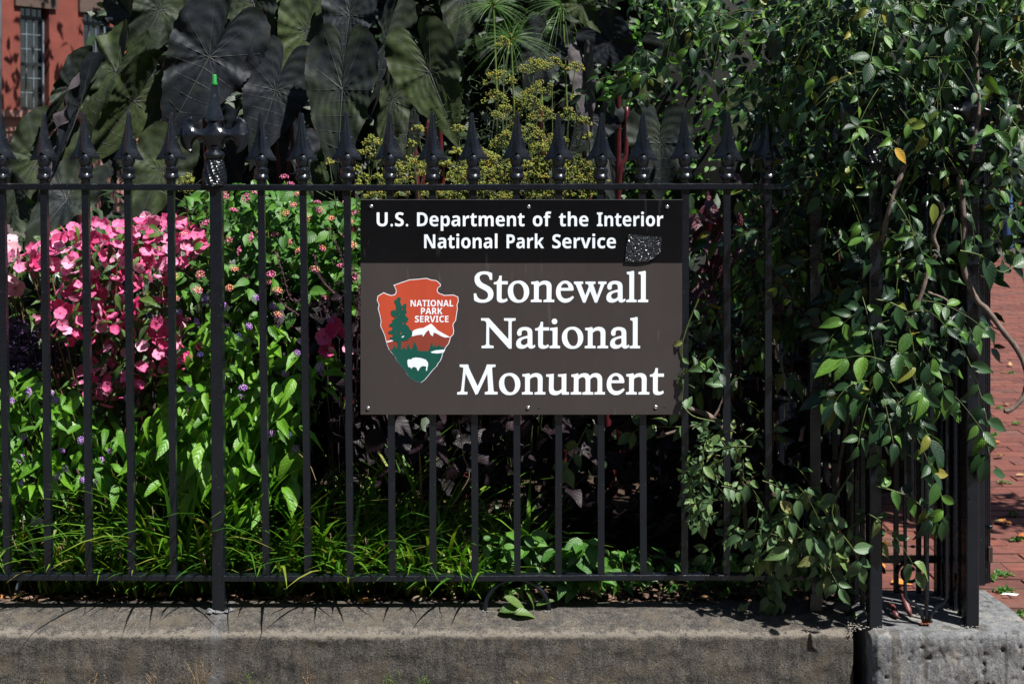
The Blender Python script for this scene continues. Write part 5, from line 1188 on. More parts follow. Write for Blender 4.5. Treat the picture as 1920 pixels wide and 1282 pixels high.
# e6
coloc(e6, 1237, 268, 1234, 375, 1.25, .75, -8, 8, .2, .1, .04, 51, stalk=(1245, 1000, .95))
coloc(e6, 1385, 215, 1375, 300, 1.0, .85, -5, -25, .25, .1, .04, 52, stalk=(1330, 1000, 1.0))
coloc(e6, 1270, 90, 1330, 150, 1.2, 1.05, -15, 15, .2, .2, .06, 53)
coloc(e6, 1215, 165, 1200, 240, .7, 1.1, -10, -20, .25, .2, .05, 54)
for (x0_, y0_, x1_, y1_, Y_, pl) in ((1175, 200, 1160, 380, .95, e5), (545, 225, 540, 340, 1.05, e3), (822, 255, 815, 400, 1.0, e4), (800, 200, 790, 400, 1.3, e4), (240, 205, 265, 420, 1.0, e1)):
    mb = MB(); mb.tube(crom([W(x0_, y0_, Y_), W((x0_ + x1_) / 2 + 6, (y0_ + y1_) / 2, Y_), W(x1_, y1_, Y_), W(x1_, 900, Y_ + .05)], 5), .008, 8); mb.build('leaf_stalk', M_PET, pl, True)
# ================================================================ fennel
fen = root('fennel', (W(900, 900, .6).x, .6, .2), 'feathery fennel full of yellow-green seed umbels above the sign', 'plant')
FENM = leafmat('fennel_umbel', [(0, (.11, .16, .022)), (.4, (.19, .23, .03)), (.75, (.27, .28, .045)), (.93, (.38, .25, .03)), (1, (.22, .12, .05))], rough=.6, trans=.15, side=0, vein=0, bmp=.1)
FSTEM = plain('fennel_stem', (.06, .09, .025), .6, var=.3, scale=30)
def umbel(c, r, n, mb_s, V, Fc, T, tilt=0.0, per=10, bead=.0032):
    """c: hub below the flat head"""
    for i in range(n):
        a = random.uniform(0, 6.283); q = math.sqrt(random.random()) * r; top = Vector((c[0] + math.cos(a) * q, c[1] + math.sin(a) * q * .8, c[2] + r * .9 - q * q / r * .8 + random.gauss(0, .003)))
        mb_s.tube([c, Vector(c).lerp(top, .6) + Vector((0, 0, .004)), top], .0007, 3, cap=False)
        for k in range(per):
            d = rv().normalized(); p = top + Vector((d.x, d.y, d.z * .8)) * r * .2; s_ = bead * random.uniform(.6, 1.2); b = len(V); t = random.random()
            V.extend([p + Vector((s_, 0, 0)), p + Vector((-s_, 0, 0)), p + Vector((0, s_, 0)), p + Vector((0, -s_, 0)), p + Vector((0, 0, s_)), p + Vector((0, 0, -s_))])
            Fc.extend([(b, b+2, b+4), (b+2, b+1, b+4), (b+1, b+3, b+4), (b+3, b, b+4), (b+2, b, b+5), (b+1, b+2, b+5), (b+3, b+1, b+5), (b, b+3, b+5)]); T.extend([t] * 6)
def add_umbel(px, py, Y, rpx, n=16, per=9, part=True, bead=.0032):
    sm = MB(); V = []; Fc = []; T = []; p = W(px, py, Y); r = rpx * (D + Y) / F
    umbel((p.x, p.y, p.z - r * .5), r, n, sm, V, Fc, T, per=per, bead=bead)
    if part:
        o = link('umbel', mesh('umbel', V, Fc, FENM, True, uv=np.tile([.8, .5], (len(V), 1)), tone=T), fen); r_ = sm.build('rays', FSTEM, None, True); r_.parent = o
    return V, Fc, T, sm, (p.x, p.y, p.z - r * .5)
hubs = []
for px, py, Y, r in ((935, 145, .55, 30), (985, 190, .5, 32), (1015, 165, .55, 26), (1000, 125, .6, 30), (1078, 125, .5, 16), (1035, 120, .62, 22), (950, 210, .5, 30), (1018, 215, .5, 30), (1065, 215, .55, 24), (1095, 228, .5, 15), (930, 180, .55, 24), (990, 250, .45, 32), (1045, 262, .5, 26),
                     (950, 262, .45, 30), (700, 262, .4, 20), (690, 285, .4, 22), (783, 240, .4, 12), (773, 268, .4, 9), (860, 240, .5, 14), (856, 285, .4, 13), (905, 290, .4, 22), (1080, 182, .5, 10), (1105, 255, .5, 13), (945, 80, .8, 18), (618, 305, .35, 9), (670, 315, .4, 10), (345, 350, .5, 22), (350, 335, .5, 16), (380, 375, .5, 14), (1010, 280, .45, 26), (965, 300, .45, 26), (1100, 310, .5, 22)):
    h = add_umbel(px, py, Y, r, n=int(12 + r * .4), per=12, bead=.0028)[4]; hubs.append(Vector(h))
sm = MB(); V = []; Fc = []; T = []
for (x, y) in samp([(690, 318), (735, 300), (800, 292), (930, 285), (1100, 300), (1130, 330), (1130, 372), (700, 372), (660, 350)], 190):
    Y = random.uniform(.25, .75); p = W(x, y, Y); r = random.uniform(9, 17) * (D + Y) / F; umbel((p.x, p.y, p.z - r * .5), r, 12, sm, V, Fc, T, per=9, bead=.0028)
link('umbel_mass', mesh('umbel_mass', V, Fc, FENM, True, uv=np.tile([.8, .5], (len(V), 1)), tone=T), fen)['kind'] = 'stuff'
for h in hubs:
    b = Vector((h.x * .75 + W(900, 0, .6).x * .25 + random.gauss(0, .05), .6, .3)); m = h.lerp(b, .4) + Vector((random.gauss(0, .03), 0, 0)); sm.tube(crom([h, m, b], 5), .0016, 4, cap=False)
    for k in range(3):      # side branchlets
        q = h.lerp(m, random.random()); sm.tube([q, q + Vector((random.gauss(0, .05), random.gauss(0, .02), .05))], .0009, 3, cap=False)
for i in range(700):         # thread leaves
    x, y = samp([(690, 300), (930, 120), (1060, 130), (1120, 372), (690, 372)], 1)[0]; p = W(x, y, random.uniform(.4, .9)); d = Vector((random.gauss(0, .012), random.gauss(0, .012), random.uniform(.0, .022))); sm.tube([p, p + d], .0006, 3, cap=False)
sm.build('stems', FSTEM, fen, True)['kind'] = 'stuff'

# ================================================================ papyrus
pap = root('papyrus', (W(980, 900, 1.3).x, 1.3, .2), 'papyrus with bursting heads of fine green threads at the top centre', 'plant')
M_PAP = leafmat('papyrus_thread', [(0, (.02, .07, .01)), (.6, (.045, .13, .012)), (1, (.10, .19, .02))], rough=.5, trans=.2, side=0, vein=0, bmp=.0)
for cx, cy, Y, r in ((958, 74, 1.1, 95), (1055, 10, 1.15, 100), (925, 10, 1.3, 80), (1010, 55, 1.35, 80), (960, 235, 1.0, 26)):
    c = W(cx, cy, Y); V = []; Fc = []; T = []
    for i in range(150 if r > 30 else 50):
        d = Vector((random.gauss(0, 1), random.gauss(0, .8), random.uniform(-.5, 1.3))).normalized(); L = r * (D + Y) / F * random.uniform(.6, 1.1); pts = []
        for k in range(6): t = k / 5; pts.append(c + d * L * t + Vector((0, 0, -1)) * L * .45 * t * t)
        s_ = d.cross(Vector((0, -1, .3))).normalized() * .0007; b = len(V); tt_ = random.random()
        for k, p in enumerate(pts): V += [p - s_ * (1 - k / 7), p + s_ * (1 - k / 7)]; T += [tt_, tt_]
        for k in range(5): Fc.append((b + 2*k, b + 2*k + 1, b + 2*k + 3, b + 2*k + 2))
    o = link('umbel', mesh('umbel', V, Fc, M_PAP, True, uv=np.tile([.8, .5], (len(V), 1)), tone=T), pap)
    mb = MB(); mb.tube(crom([c, c.lerp(Vector((c.x, 1.3, .2)), .5) + Vector((.03, 0, 0)), Vector((c.x * .9, 1.3, .2))], 4), .004, 6, cap=False); mb.build('stalk', M_STEM, pap, True)
    mb = MB()
    for k in range(26): crumb(mb, c + rv(.008), .004)
    mb.build('flower_head', plain('papyrus_bud', (.25, .13, .03), .7), pap)['kind'] = 'stuff'

# ================================================================ flowers
def petal_flower(n, L, w, cup, mats, name='flower', eye=True):
    """flat-faced flower in local xy, facing +z, radius ~1"""
    mb = MB()
    for k in range(n):
        a0 = 2 * math.pi * k / n + random.uniform(-.08, .08); ca, sa = math.cos(a0), math.sin(a0); off = (k % 2) * .03 + k * .012
        V = []; rows = ((0, .06), (.25, .32), (.55, .52), (.82, .5), (.97, .3), (.93, .0))
        for t, hw in rows[:-1]:
            for c in (-1, -.4, .4, 1):
                x, y = c * hw * w * 1.25, t * L * (1.0 - (.06 if abs(c) < .5 and t > .9 else 0)); z = cup * t * t - .10 * abs(c) * hw + off + .03 * math.sin(t * 7 + c * 3)
                V.append((x * ca - y * sa, x * sa + y * ca, z))
        Fc = [(i * 4 + j, i * 4 + j + 1, i * 4 + 5 + j, i * 4 + 4 + j) for i in range(4) for j in range(3)]
        mb.m = 0; mb.add(V, Fc)
    if eye:
        mb.m = 1; mb.lathe([(.10, .0), (.09, .1), (.0, .14)], 8, (0, 0, .06))
    return mb.mesh(name, mats, True)
def petalmat(name, a, b, c, trans=.35):
    m, nt, bs_, ns, ls = newmat(name); oi = N(nt, 'ShaderNodeObjectInfo'); r = ramp(nt, oi.outputs['Random'], [(0, a), (.5, b), (1, c)])
    co = N(nt, 'ShaderNodeTexCoord'); ln = N(nt, 'ShaderNodeVectorMath', operation='LENGTH'); ls.new(co.outputs['Object'], ln.inputs[0])
    f = ramp(nt, ln.outputs['Value'], [(.1, 1.0), (.4, 0.0)]); cc = mixc(nt, math_(nt, 'MULTIPLY', f.outputs[0], .4), r.outputs[0], tuple(x * .6 for x in b))
    nz = noise(nt, 5, 3); cc = mixc(nt, 1.0, cc, ramp(nt, nz.outputs[0], [(.3, .85), (.7, 1.12)]).outputs[0], 'MULTIPLY')
    ls.new(cc, bs_.inputs['Base Color']); bs_.inputs['Roughness'].default_value = .55; bs_.inputs['Specular IOR Level'].default_value = .3
    tr = N(nt, 'ShaderNodeBsdfTranslucent'); mx = N(nt, 'ShaderNodeMixShader', i_0=trans); ls.new(cc, tr.inputs[0]); ls.new(bs_.outputs[0], mx.inputs[1]); ls.new(tr.outputs[0], mx.inputs[2]); ls.new(mx.outputs[0], ns['Material Output'].inputs[0]); return m
P_IMP = petalmat('impatiens_petal', (.66, .045, .19), (.80, .18, .38), (.86, .45, .60)); P_PALE = petalmat('pale_petal', (.72, .38, .45), (.78, .48, .53), (.8, .55, .6))
P_EYE = plain('flower_eye', (.5, .02, .08), .5)
imp_m = [petal_flower(5, 1.0, .95, c, [P_IMP, P_EYE]) for c in (.15, .35, .6)]; pale_m = [petal_flower(5, 1.0, .95, .25, [P_PALE, P_EYE])]
def place_flowers(parent, pts, meshes, size, Y, name='flower', face=(.3, -.75, .65), jit=.35):
    out = []
    for (x, y) in pts:
        yy = random.uniform(*Y); p = W(x, y, yy); n = Vector(face) + rv(jit); o = link(name, random.choice(meshes), parent); o.matrix_basis = basis(p, rv(), n, size * random.uniform(.8, 1.15)); out.append(o)
    return out
sh_ = W(80, 640, 1.5); bush('shrub', (sh_.x, 1.6, .62), (.55, .3, .62), 1600, .06, M_HEDGE, 'low dark shrub added to hide sunlit ground behind the impatiens at the far left')  # added dark filler over bright ground behind the flowers
bush('shrub', (-2.35, .75, .6), (.48, .38, .5), 1500, .07, M_GREEN, 'bright green shrub just left of the picture edge behind the fence', tpl=T_GREEN)
imp = root('impatiens', (W(250, 900, .5).x, .5, .2), 'large impatiens bush covered in bright pink flowers', 'flowering plant')
IR = [(20, 478), (60, 462), (110, 430), (150, 418), (200, 405), (330, 405), (385, 440), (370, 505), (340, 560), (350, 640), (345, 690), (300, 700), (280, 755), (215, 765), (150, 760), (130, 700), (150, 690), (160, 640), (110, 645), (55, 590), (95, 560), (115, 520), (60, 515), (30, 500)]
ii = thick(520, IR, .30, .75, .07, up=(.1, -.4, .8)); ii += thick(160, [(20, 430), (380, 400), (380, 700), (150, 760), (20, 600)], .5, .8, .08)
foliage(imp, ii, T_LONG, M_IMPL, 60, key='imp'); stems(imp, ii, (W(250, 0, .55).x, .55, .2), 50, plain('pink_stem', (.14, .07, .04), .5), .003)
# flowers sit in loose drifts
drift = [(375, 440), (350, 425), (50, 475), (25, 490), (110, 440), (130, 455), (60, 480), (85, 470), (100, 450), (40, 500), (345, 430), (360, 460), (300, 500), (320, 470), (210, 420), (240, 440), (300, 425), (345, 455), (185, 470), (150, 500), (70, 490), (205, 505), (270, 480), (250, 520), (135, 540), (180, 550), (95, 590), (130, 620), (185, 600), (215, 590), (240, 640), (200, 680), (230, 710), (175, 730), (205, 745), (260, 700), (330, 660), (335, 620), (290, 610), (165, 455), (285, 455), (225, 560), (150, 585), (60, 500)]
fp = []
while len(fp) < 290:
    c = random.choice(drift); q = (c[0] + random.gauss(0, 20), c[1] + random.gauss(0, 17))
    if inpoly(q[0], q[1], IR) and all(math.dist(q, o) > 9.5 for o in fp): fp.append(q)
place_flowers(imp, fp, imp_m, .0200, (.28, .46), jit=.45)
place_flowers(imp, samp([(600, 600), (650, 605), (655, 660), (610, 660)], 9), imp_m, .024, (.16, .22))
place_flowers(imp, samp([(320, 640), (375, 640), (370, 690), (330, 700)], 5) + samp([(480, 670), (520, 670), (510, 700)], 2), imp_m, .023, (.3, .36))
pale = root('impatiens', (W(22, 900, .55).x, .55, .2), 'pale pink impatiens at the far left behind the first pickets', 'flowering plant')
ii = thick(60, [(-30, 440), (34, 440), (36, 560), (-30, 570)], .5, .65, .07); foliage(pale, ii, T_LONG, M_IMPL, 20, key='imp'); stems(pale, ii, (W(10, 0, .55).x, .55, .2), 8, M_STEM)
place_flowers(pale, [(18, 452), (24, 468), (30, 487), (14, 500), (22, 525), (28, 540), (16, 545), (-10, 500), (-20, 530), (12, 480)], pale_m, .027, (.42, .5))

# dome-shaped heads of tiny florets
def head_mesh(name, n, mats, split=.5, squash=.6, rr=.30):
    mb = MB()
    for i in range(n):
        z = 1 - (i + .5) / n * 1.05; a = i * 2.39996; rad = math.sqrt(max(0, 1 - z * z)); c = Vector((rad * math.cos(a), rad * math.sin(a), z * squash)); nn = Vector((c.x, c.y, c.z / squash + .15)).normalized(); t = nn.orthogonal().normalized(); b = nn.cross(t)
        mb.m = 0 if z < split else 1; s_ = rr * random.uniform(.85, 1.1); base = c * .92; V = [base]; k0 = random.random() * 6
        for k in range(8): q = s_ * (1 if k % 2 == 0 else .42); V.append(c + (t * math.cos(k0 + k * .785) + b * math.sin(k0 + k * .785)) * q + nn * .05)
        mb.add(V, [(0, 1 + k, 1 + (k + 1) % 8) for k in range(8)])
    mb.m = 0; mb.lathe([(.45, 0), (.2, -.35), (.0, -.5)], 6)
    return mb.mesh(name, mats, False)
LP = plain('lantana_pink', (.62, .16, .30), .6, var=.2); LY = plain('lantana_apricot', (.68, .34, .16), .6, var=.2); LL = plain('lilac_floret', (.40, .18, .55), .6, var=.25); LLd = plain('lilac_centre', (.52, .32, .62), .6)
LV = plain('blue_violet_floret', (.07, .05, .22), .6)
lant_m = [head_mesh('flower_head', 22, [LP, LY], .72), head_mesh('flower_head', 20, [LP, LY], .2), head_mesh('flower_head', 18, [LP, LP], .5)]
lil_m = [head_mesh('flower_head', 24, [LL, LLd], .6, .85)]
vio_m = [head_mesh('flower_head', 20, [LV, LV], .6, .85)]

lan = root('lantana', (W(520, 900, .45).x, .45, .2), 'lantana bush with small pink and apricot flower heads left of the sign', 'flowering plant')
LR = [(345, 365), (420, 352), (500, 330), (560, 350), (600, 385), (650, 370), (690, 372), (695, 560), (640, 600), (600, 560), (560, 600), (480, 600), (420, 540), (330, 560), (330, 520), (380, 480)]
ii = thick(1250, LR, .28, .65, .048, up=(.1, -.5, .75)); foliage(lan, ii, T_ROUND, M_LANT, 220, key='lan'); stems(lan, ii, (W(520, 0, .5).x, .5, .2), 60, M_STEM)
hp_ = [(545, 345), (533, 332), (420, 368), (462, 372), (438, 395), (428, 450), (472, 445), (450, 470), (400, 470), (440, 505), (545, 455), (595, 380), (600, 395), (620, 410), (648, 382), (665, 400), (655, 415), (575, 410), (550, 385), (535, 400), (508, 515), (520, 545), (490, 435), (515, 440), (605, 465), (640, 500), (590, 505), (430, 540), (460, 520), (305, 505), (310, 490), (330, 560), (345, 440), (375, 515), (370, 545), (610, 560), (660, 460), (665, 520), (505, 530), (560, 470), (645, 440), (630, 560), (480, 360), (560, 365), (385, 420), (405, 435), (325, 520), (300, 470), (350, 600), (520, 590)]
for (x, y) in hp_: place_flowers(lan, [(x, y)], lant_m, .0135, (.22, .3), 'flower_head', (.1, -.6, .8), .2)

grn = root('heliotrope', (W(250, 900, .35).x, .35, .2), 'broad-leaved green plant with lilac button flowers at the lower left', 'flowering plant')
GR = [(-40, 700), (60, 690), (120, 705), (170, 765), (240, 800), (300, 740), (340, 640), (400, 570), (470, 590), (560, 620), (640, 660), (640, 730), (560, 780), (560, 880), (520, 930), (440, 930), (300, 905), (200, 915), (100, 920), (-40, 930)]
ii = thick(1250, GR, .12, .6, .074, up=(.15, -.45, .8), spread=.4, down=.45)
ii += thick(260, [(300, 740), (560, 700), (570, 880), (500, 960), (330, 940)], .12, .4, .115, up=(.1, -.6, .7), down=.8)
foliage(grn, ii, T_GREEN, M_GREEN, 300, key='grn'); stems(grn, ii, (W(250, 0, .4).x, .4, .2), 160, M_STEM, .0025)
lp_ = [(40, 860), (65, 872), (123, 877), (108, 893), (41, 906), (191, 863), (95, 737), (105, 750), (335, 586), (370, 600), (453, 745), (540, 790), (456, 728), (531, 832), (557, 662), (603, 700), (470, 893), (505, 848), (555, 841), (425, 610), (467, 612), (52, 735), (20, 752), (45, 820), (152, 825), (180, 905), (368, 606), (465, 640), (240, 745), (600, 688), (512, 575), (480, 560), (157, 900), (620, 600), (207, 845), (115, 845), (60, 745), (495, 595), (565, 640), (535, 700), (355, 728), (510, 812), (385, 560), (420, 575)]
for (x, y) in lp_: place_flowers(grn, [(x, y)], lil_m, .0115, (.08, .2), 'flower_head', (.1, -.8, .5), .25)
for (x, y) in [(302, 600), (388, 660), (375, 665), (315, 665), (448, 632), (280, 595), (283, 790), (540, 815)]: place_flowers(grn, [(x, y)], vio_m, .011, (.1, .25), 'flower_head', (.1, -.8, .5), .25)

vio = root('purple_plant', (W(70, 900, .5).x, .5, .2), 'low spiky deep violet plant beside the pink flowers at the far left', 'plant')
ii = thick(900, [(10, 605), (60, 600), (100, 605), (130, 640), (120, 690), (60, 700), (5, 700)], .42, .62, .030, up=(0, -.4, .6), spread=.8, down=-.2); foliage(vio, ii, T_LONG, M_VIO, 120, key='vio'); stems(vio, ii, (W(70, 0, .55).x, .55, .2), 25, plain('violet_stem', (.04, .02, .06), .5))

# dark foliage under and behind the sign
drk = root('dark_leaf_plant', (W(850, 900, .5).x, .5, .2), 'blackish purple leafy plant filling the shade behind and below the sign', 'plant')
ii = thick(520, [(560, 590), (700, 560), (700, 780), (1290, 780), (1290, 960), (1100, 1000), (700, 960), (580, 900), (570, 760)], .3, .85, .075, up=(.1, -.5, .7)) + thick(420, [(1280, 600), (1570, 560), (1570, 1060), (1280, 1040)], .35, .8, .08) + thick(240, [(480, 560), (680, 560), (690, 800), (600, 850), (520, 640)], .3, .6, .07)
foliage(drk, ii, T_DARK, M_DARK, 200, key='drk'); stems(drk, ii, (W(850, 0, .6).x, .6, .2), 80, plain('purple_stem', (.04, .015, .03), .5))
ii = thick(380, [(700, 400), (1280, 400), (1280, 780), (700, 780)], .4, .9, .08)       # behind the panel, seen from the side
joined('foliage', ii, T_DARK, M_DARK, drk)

bas = root('purple_basil', (W(620, 900, .3).x, .3, .2), 'purple basil with arching dark flower spikes just left of the sign', 'plant')
BM = plain('basil_spike', (.10, .045, .06), .7, var=.4, scale=60)
for pts in ([(515, 470), (530, 510), (545, 560), (575, 560)], [(590, 480), (600, 520), (635, 560), (640, 590)], [(615, 430), (640, 480), (650, 530), (655, 570)], [(600, 560), (620, 600), (640, 620)], [(660, 500), (672, 540), (672, 600)], [(655, 540), (668, 580), (660, 640)], [(510, 545), (530, 570), (560, 590)], [(665, 590), (670, 630), (655, 680)]):
    mb = MB(); c = crom([W(x, y, .2 + .02 * i) for i, (x, y) in enumerate(pts)], 8); mb.tube(c, .0012, 4, cap=False)
    for i, p in enumerate(c[:-1]):
        for k in range(5): crumb(mb, p + rv(.0042), random.uniform(.0016, .003))
    mb.build('flower_spike', BM, bas)
for pts in ([(1300, 610), (1310, 580), (1320, 545)], [(1330, 600), (1335, 560), (1325, 530)], [(1300, 560), (1306, 545), (1300, 530)]):
    mb = MB(); c = crom([W(x, y, .15) for x, y in pts], 8); mb.tube(c, .0012, 4, cap=False)
    for p in c:
        for k in range(4): crumb(mb, p + rv(.004), random.uniform(.0016, .003))
    mb.build('flower_spike', BM, bas)
ii = thick(60, [(590, 520), (690, 500), (690, 720), (600, 700)], .22, .4, .05); foliage(bas, ii, T_DARK, M_DARK, 30, key='drk'); stems(bas, ii, (W(620, 0, .3).x, .3, .2), 12, bpy.data.materials['purple_stem'])

mar = root('maroon_plant', (W(1400, 900, .5).x, .5, .2), 'plant with large ribbed maroon leaves between the sign and the vine', 'plant')
ii = thick(75, [(1285, 345), (1380, 320), (1520, 470), (1530, 600), (1440, 600), (1350, 560), (1300, 540)], .3, .65, .13, up=(0, -.7, .5), down=.6); foliage(mar, ii, T_LONG + T_GREEN, M_MAR, 75, key='mar')
mb = MB()
for k in range(9):
    x = random.uniform(1330, 1570); mb.tube(crom([W(x, 420, .5), W(x + random.uniform(-15, 15), 700, .5), W(x + random.uniform(-10, 10), 1100, .5)], 3), .006, 6, cap=False)
mb.build('canes', plain('maroon_cane', (.09, .015, .02), .5), mar, True)['kind'] = 'stuff'

# ================================================================ lilyturf tufts along the wall
def tuft(x, Y, n, L, label, spread=.55, lab2='lilyturf'):
    V = []; Fc = []; T = []; UV = []; P = W(x, 0, Y); base = Vector((P.x, Y, .185))
    for i in range(n):
        a = random.uniform(0, 6.283); out = random.uniform(.15, 1) * spread; d = Vector((math.cos(a) * out, math.sin(a) * out * .8, 1)).normalized(); l = L * random.uniform(.6, 1.35) * 1.4; w = random.uniform(.0038, .0075)
        b0 = base + Vector((random.gauss(0, .03), random.gauss(0, .015), 0)); hz = Vector((d.x, d.y, 0)); hz = hz.normalized() if hz.length > 1e-4 else Vector((1, 0, 0)); s_ = hz.cross(Vector((0, 0, 1))); g_ = random.uniform(.35, 1.1); b = len(V); tt_ = random.random()
        for k in range(8):
            t = k / 7; p = b0 + d * l * t + hz * l * .45 * g_ * t * t + Vector((0, 0, -1)) * l * .55 * g_ * t ** 2.2; p.z = max(p.z, ZT + .004); ww = w * (1 - t ** 3) * (.7 + .6 * min(1, t * 3)) * .8 + .0002
            for c in (-1, 0, 1): V.append(p + s_ * c * ww + Vector((0, 0, .25 * abs(c) * ww))); T.append(tt_); UV.append((.5 + c * .5, t))
        for k in range(7):
            for c in range(2): q = b + k * 3 + c; Fc.append((q, q + 1, q + 4, q + 3))
    t_ = root('lilyturf', base, label, 'plant', 'lilyturf tufts along the wall')
    o = link('blades', mesh('blades', V, Fc, M_GRASS, True, uv=UV, tone=T), t_); o['kind'] = 'stuff'
    mb = MB()
    for k in range(3):
        p = base + Vector((random.gauss(0, .05), random.uniform(-.04, .02), 0)); q = p + Vector((random.gauss(0, .04), -.02, L * random.uniform(.7, .95))); mb.tube([p, p.lerp(q, .5), q], .0011, 4, cap=False)
        for j in range(16):
            r_ = p.lerp(q, .55 + .45 * j / 16); crumb(mb, r_ + rv(.0022), .0018)
    mb.build('flower_spike', plain('lilyturf_spike', (.28, .18, .13), .7) if 'lilyturf_spike' not in bpy.data.materials else bpy.data.materials['lilyturf_spike'], t_)
TU = [(-30, .16, 'lilyturf tuft cut by the left picture edge'), (28, .22, 'lilyturf tuft just behind the garden spotlight'), (120, .15, 'lilyturf tuft between the second and third pickets'), (195, .17, 'lilyturf tuft with spent flower spikes right of the third picket'), (262, .13, 'small lilyturf tuft straddling the fifth picket'),
      (330, .17, 'lilyturf tuft under the tall broad leaves left of the main post'), (385, .14, 'lilyturf tuft directly left of the main post'), (455, .20, 'tall upright lilyturf tuft right of the main post'), (520, .14, 'lilyturf tuft between the two pickets right of the main post'), (592, .17, 'dense lilyturf tuft under the basil'),
      (645, .13, 'low lilyturf tuft below the sign left edge'), (700, .19, 'lilyturf tuft with flower spikes under the sign left corner'), (775, .14, 'lilyturf tuft above the tan stone'), (845, .18, 'lilyturf tuft left of the iron hoop'), (885, .12, 'small bright lilyturf tuft at the left foot of the hoop'), (955, .28, 'shaded lilyturf tuft behind the iron hoop')]
TU += [(505, .34, 'tall loose lilyturf tuft behind the pickets right of the main post'), (665, .36, 'tall thin lilyturf tuft rising in the shade under the sign left edge'), (810, .38, 'tall dark lilyturf tuft deep in the shade left of the hoop'), (745, .3, 'tall arching lilyturf tuft behind the flower-spiked one')]
for i, (x, Y, lab) in enumerate(TU): tuft(x, Y, random.randint(80, 120), random.uniform(.20, .29) * (.8 if 'small' in lab or 'low' in lab else 1) * (1.35 if 'tall' in lab else 1), lab)
# ground cover of small ivy leaves at the right foot
ivy = tag(root('ground_ivy', (W(1200, 0, .15).x, .15, .2), 'low trailing ivy and periwinkle leaves along the wall below the sign', 'ground cover'))
ii = thick(360, [(900, 1000), (1050, 1010), (1250, 1040), (1500, 1040), (1540, 1120), (1100, 1115), (900, 1118)], .085, .35, .045, up=(.1, -.4, .8))
ii += thick(60, [(1040, 1030), (1100, 1000), (1140, 1090), (1050, 1100)], .02, .1, .06) + thick(40, [(930, 1000), (1000, 980), (1010, 1060), (930, 1060)], .05, .2, .06)
foliage(ivy, ii, T_ROUND + T_VINE, M_LANT, 200, key='ivy'); stems(ivy, ii, (W(1200, 0, .2).x, .2, .2), 60, M_TWIG, .0015)
for k in range(5): # strap leaves through the hoop
    pass
M_OLIVE = leafmat('olive_leaf', [(0, (.05, .10, .02)), (1, (.09, .15, .03))], rough=.45, trans=.2)
hl_ = []
for (a, b, Y) in (((945, 1118), (985, 1148), -.02), ((985, 1108), (1010, 1135), .0), ((1005, 1135), (1035, 1120), .0), ((935, 1158), (980, 1136), -.035), ((962, 1162), (1000, 1145), -.05), ((965, 1105), (990, 1125), .02)):
    P0, P1 = W(*a, Y), W(*b, Y); P0.z = max(P0.z, ZT + .006); P1.z = max(P1.z, ZT + .012); hl_.append((basis(P0, P1 - P0, Vector((.2, -.3, 1)), (P1 - P0).length * 1.15), random.randrange(3)))
for M, k in hl_: o = link('leaf', tmesh(T_VINE[k], ('olv', k), 'leaf', M_OLIVE), ivy); o.matrix_basis = M

# ================================================================ the climbing vine
vine = root('climbing_vine', (1.15, .05, .2), 'dense dark green leafy vine smothering the corner of the iron fence and pier', 'vine')
low = root('climbing_vine', (W(1450, 0, 0).x, .05, .2), 'paler mildewed vine shoots hanging low in front of the last pickets', 'vine')
def spray(p, d, L, size, pairs, out, mb, rn=random, r=.0010):
    """pinnate shoot: rachis bending down, leaflets in pairs and one at the tip"""
    d = Vector(d).normalized(); g = Vector((0, 0, -1)) * rn.uniform(.15, .8); c = [Vector(p) + d * L * t + g * L * t * t for t in (0, .2, .4, .6, .8, 1)]; c = crom(c, 2)
    mb.tube(c, [r * (1.3 - .8 * i / (len(c) - 1)) for i in range(len(c))], 4, cap=False); n_ = Vector((rn.uniform(-.3, .3), -.75, .65)) + Vector((rn.gauss(0, .25), rn.gauss(0, .25), rn.gauss(0, .25)))
    for k in range(pairs):
        t = .25 + .65 * k / max(1, pairs - 1); i = int(t * (len(c) - 1)); q = c[i]; ax_ = (c[min(i + 1, len(c) - 1)] - c[i - 1]).normalized(); sd = ax_.cross(n_).normalized()
        for sg in (1, -1):
            if rn.random() < .07: continue
            a = ax_ * rn.uniform(.3, .8) + sd * sg + rv(.18) + Vector((0, 0, -.25)); out.append((basis(q + sd * sg * .004, a, n_ + rv(.28), size * rn.uniform(.75, 1.15) * (1 - .12 * abs(t - .5))), rn.randrange(4)))
    a = (c[-1] - c[-3]).normalized(); out.append((basis(c[-1], a + rv(.1), n_ + rv(.2), size * rn.uniform(.9, 1.25)), rn.randrange(4)))
vi = []; vt = MB(); ltw = MB()
def sprays(poly, n, Y, size, L=(.1, .2), dirx=(-1, 1), out=None, mb=None, pairs=(2, 4), dz=(-.9, .5), mask=False):
    for (x, y) in samp(poly, n):
        if mask and mn.noise(Vector((x / 95, y / 80, 3.3))) + random.uniform(-.13, .13) < .0: continue
        yy = max(random.uniform(*Y), -.26 * min(1, max(0, (x - 1500) / 140))) if mb is not ltw else random.uniform(*Y); spray(W(x, y, yy), (random.uniform(*dirx), random.uniform(-.5 * min(1, max(-.1, (x - 1500) / 140)), .25), random.uniform(*dz)), random.uniform(*L), size * random.uniform(.62, 1.25), random.randint(*pairs), out if out is not None else vi, mb or vt)
UP = [(1395, -60), (1980, -60), (1980, 200), (1850, 280), (1800, 470), (1750, 540), (1640, 560), (1500, 480), (1420, 420), (1430, 340), (1430, 230), (1430, 170), (1400, 90)]
sprays(UP, 660, (-.2, .12), .047, (.10, .18), mask=True); sprays(UP, 260, (.12, .45), .050, (.10, .2)); sprays([(1420, -60), (1980, -60), (1980, 250), (1460, 300)], 190, (-.22, -.05), .048, mask=True)
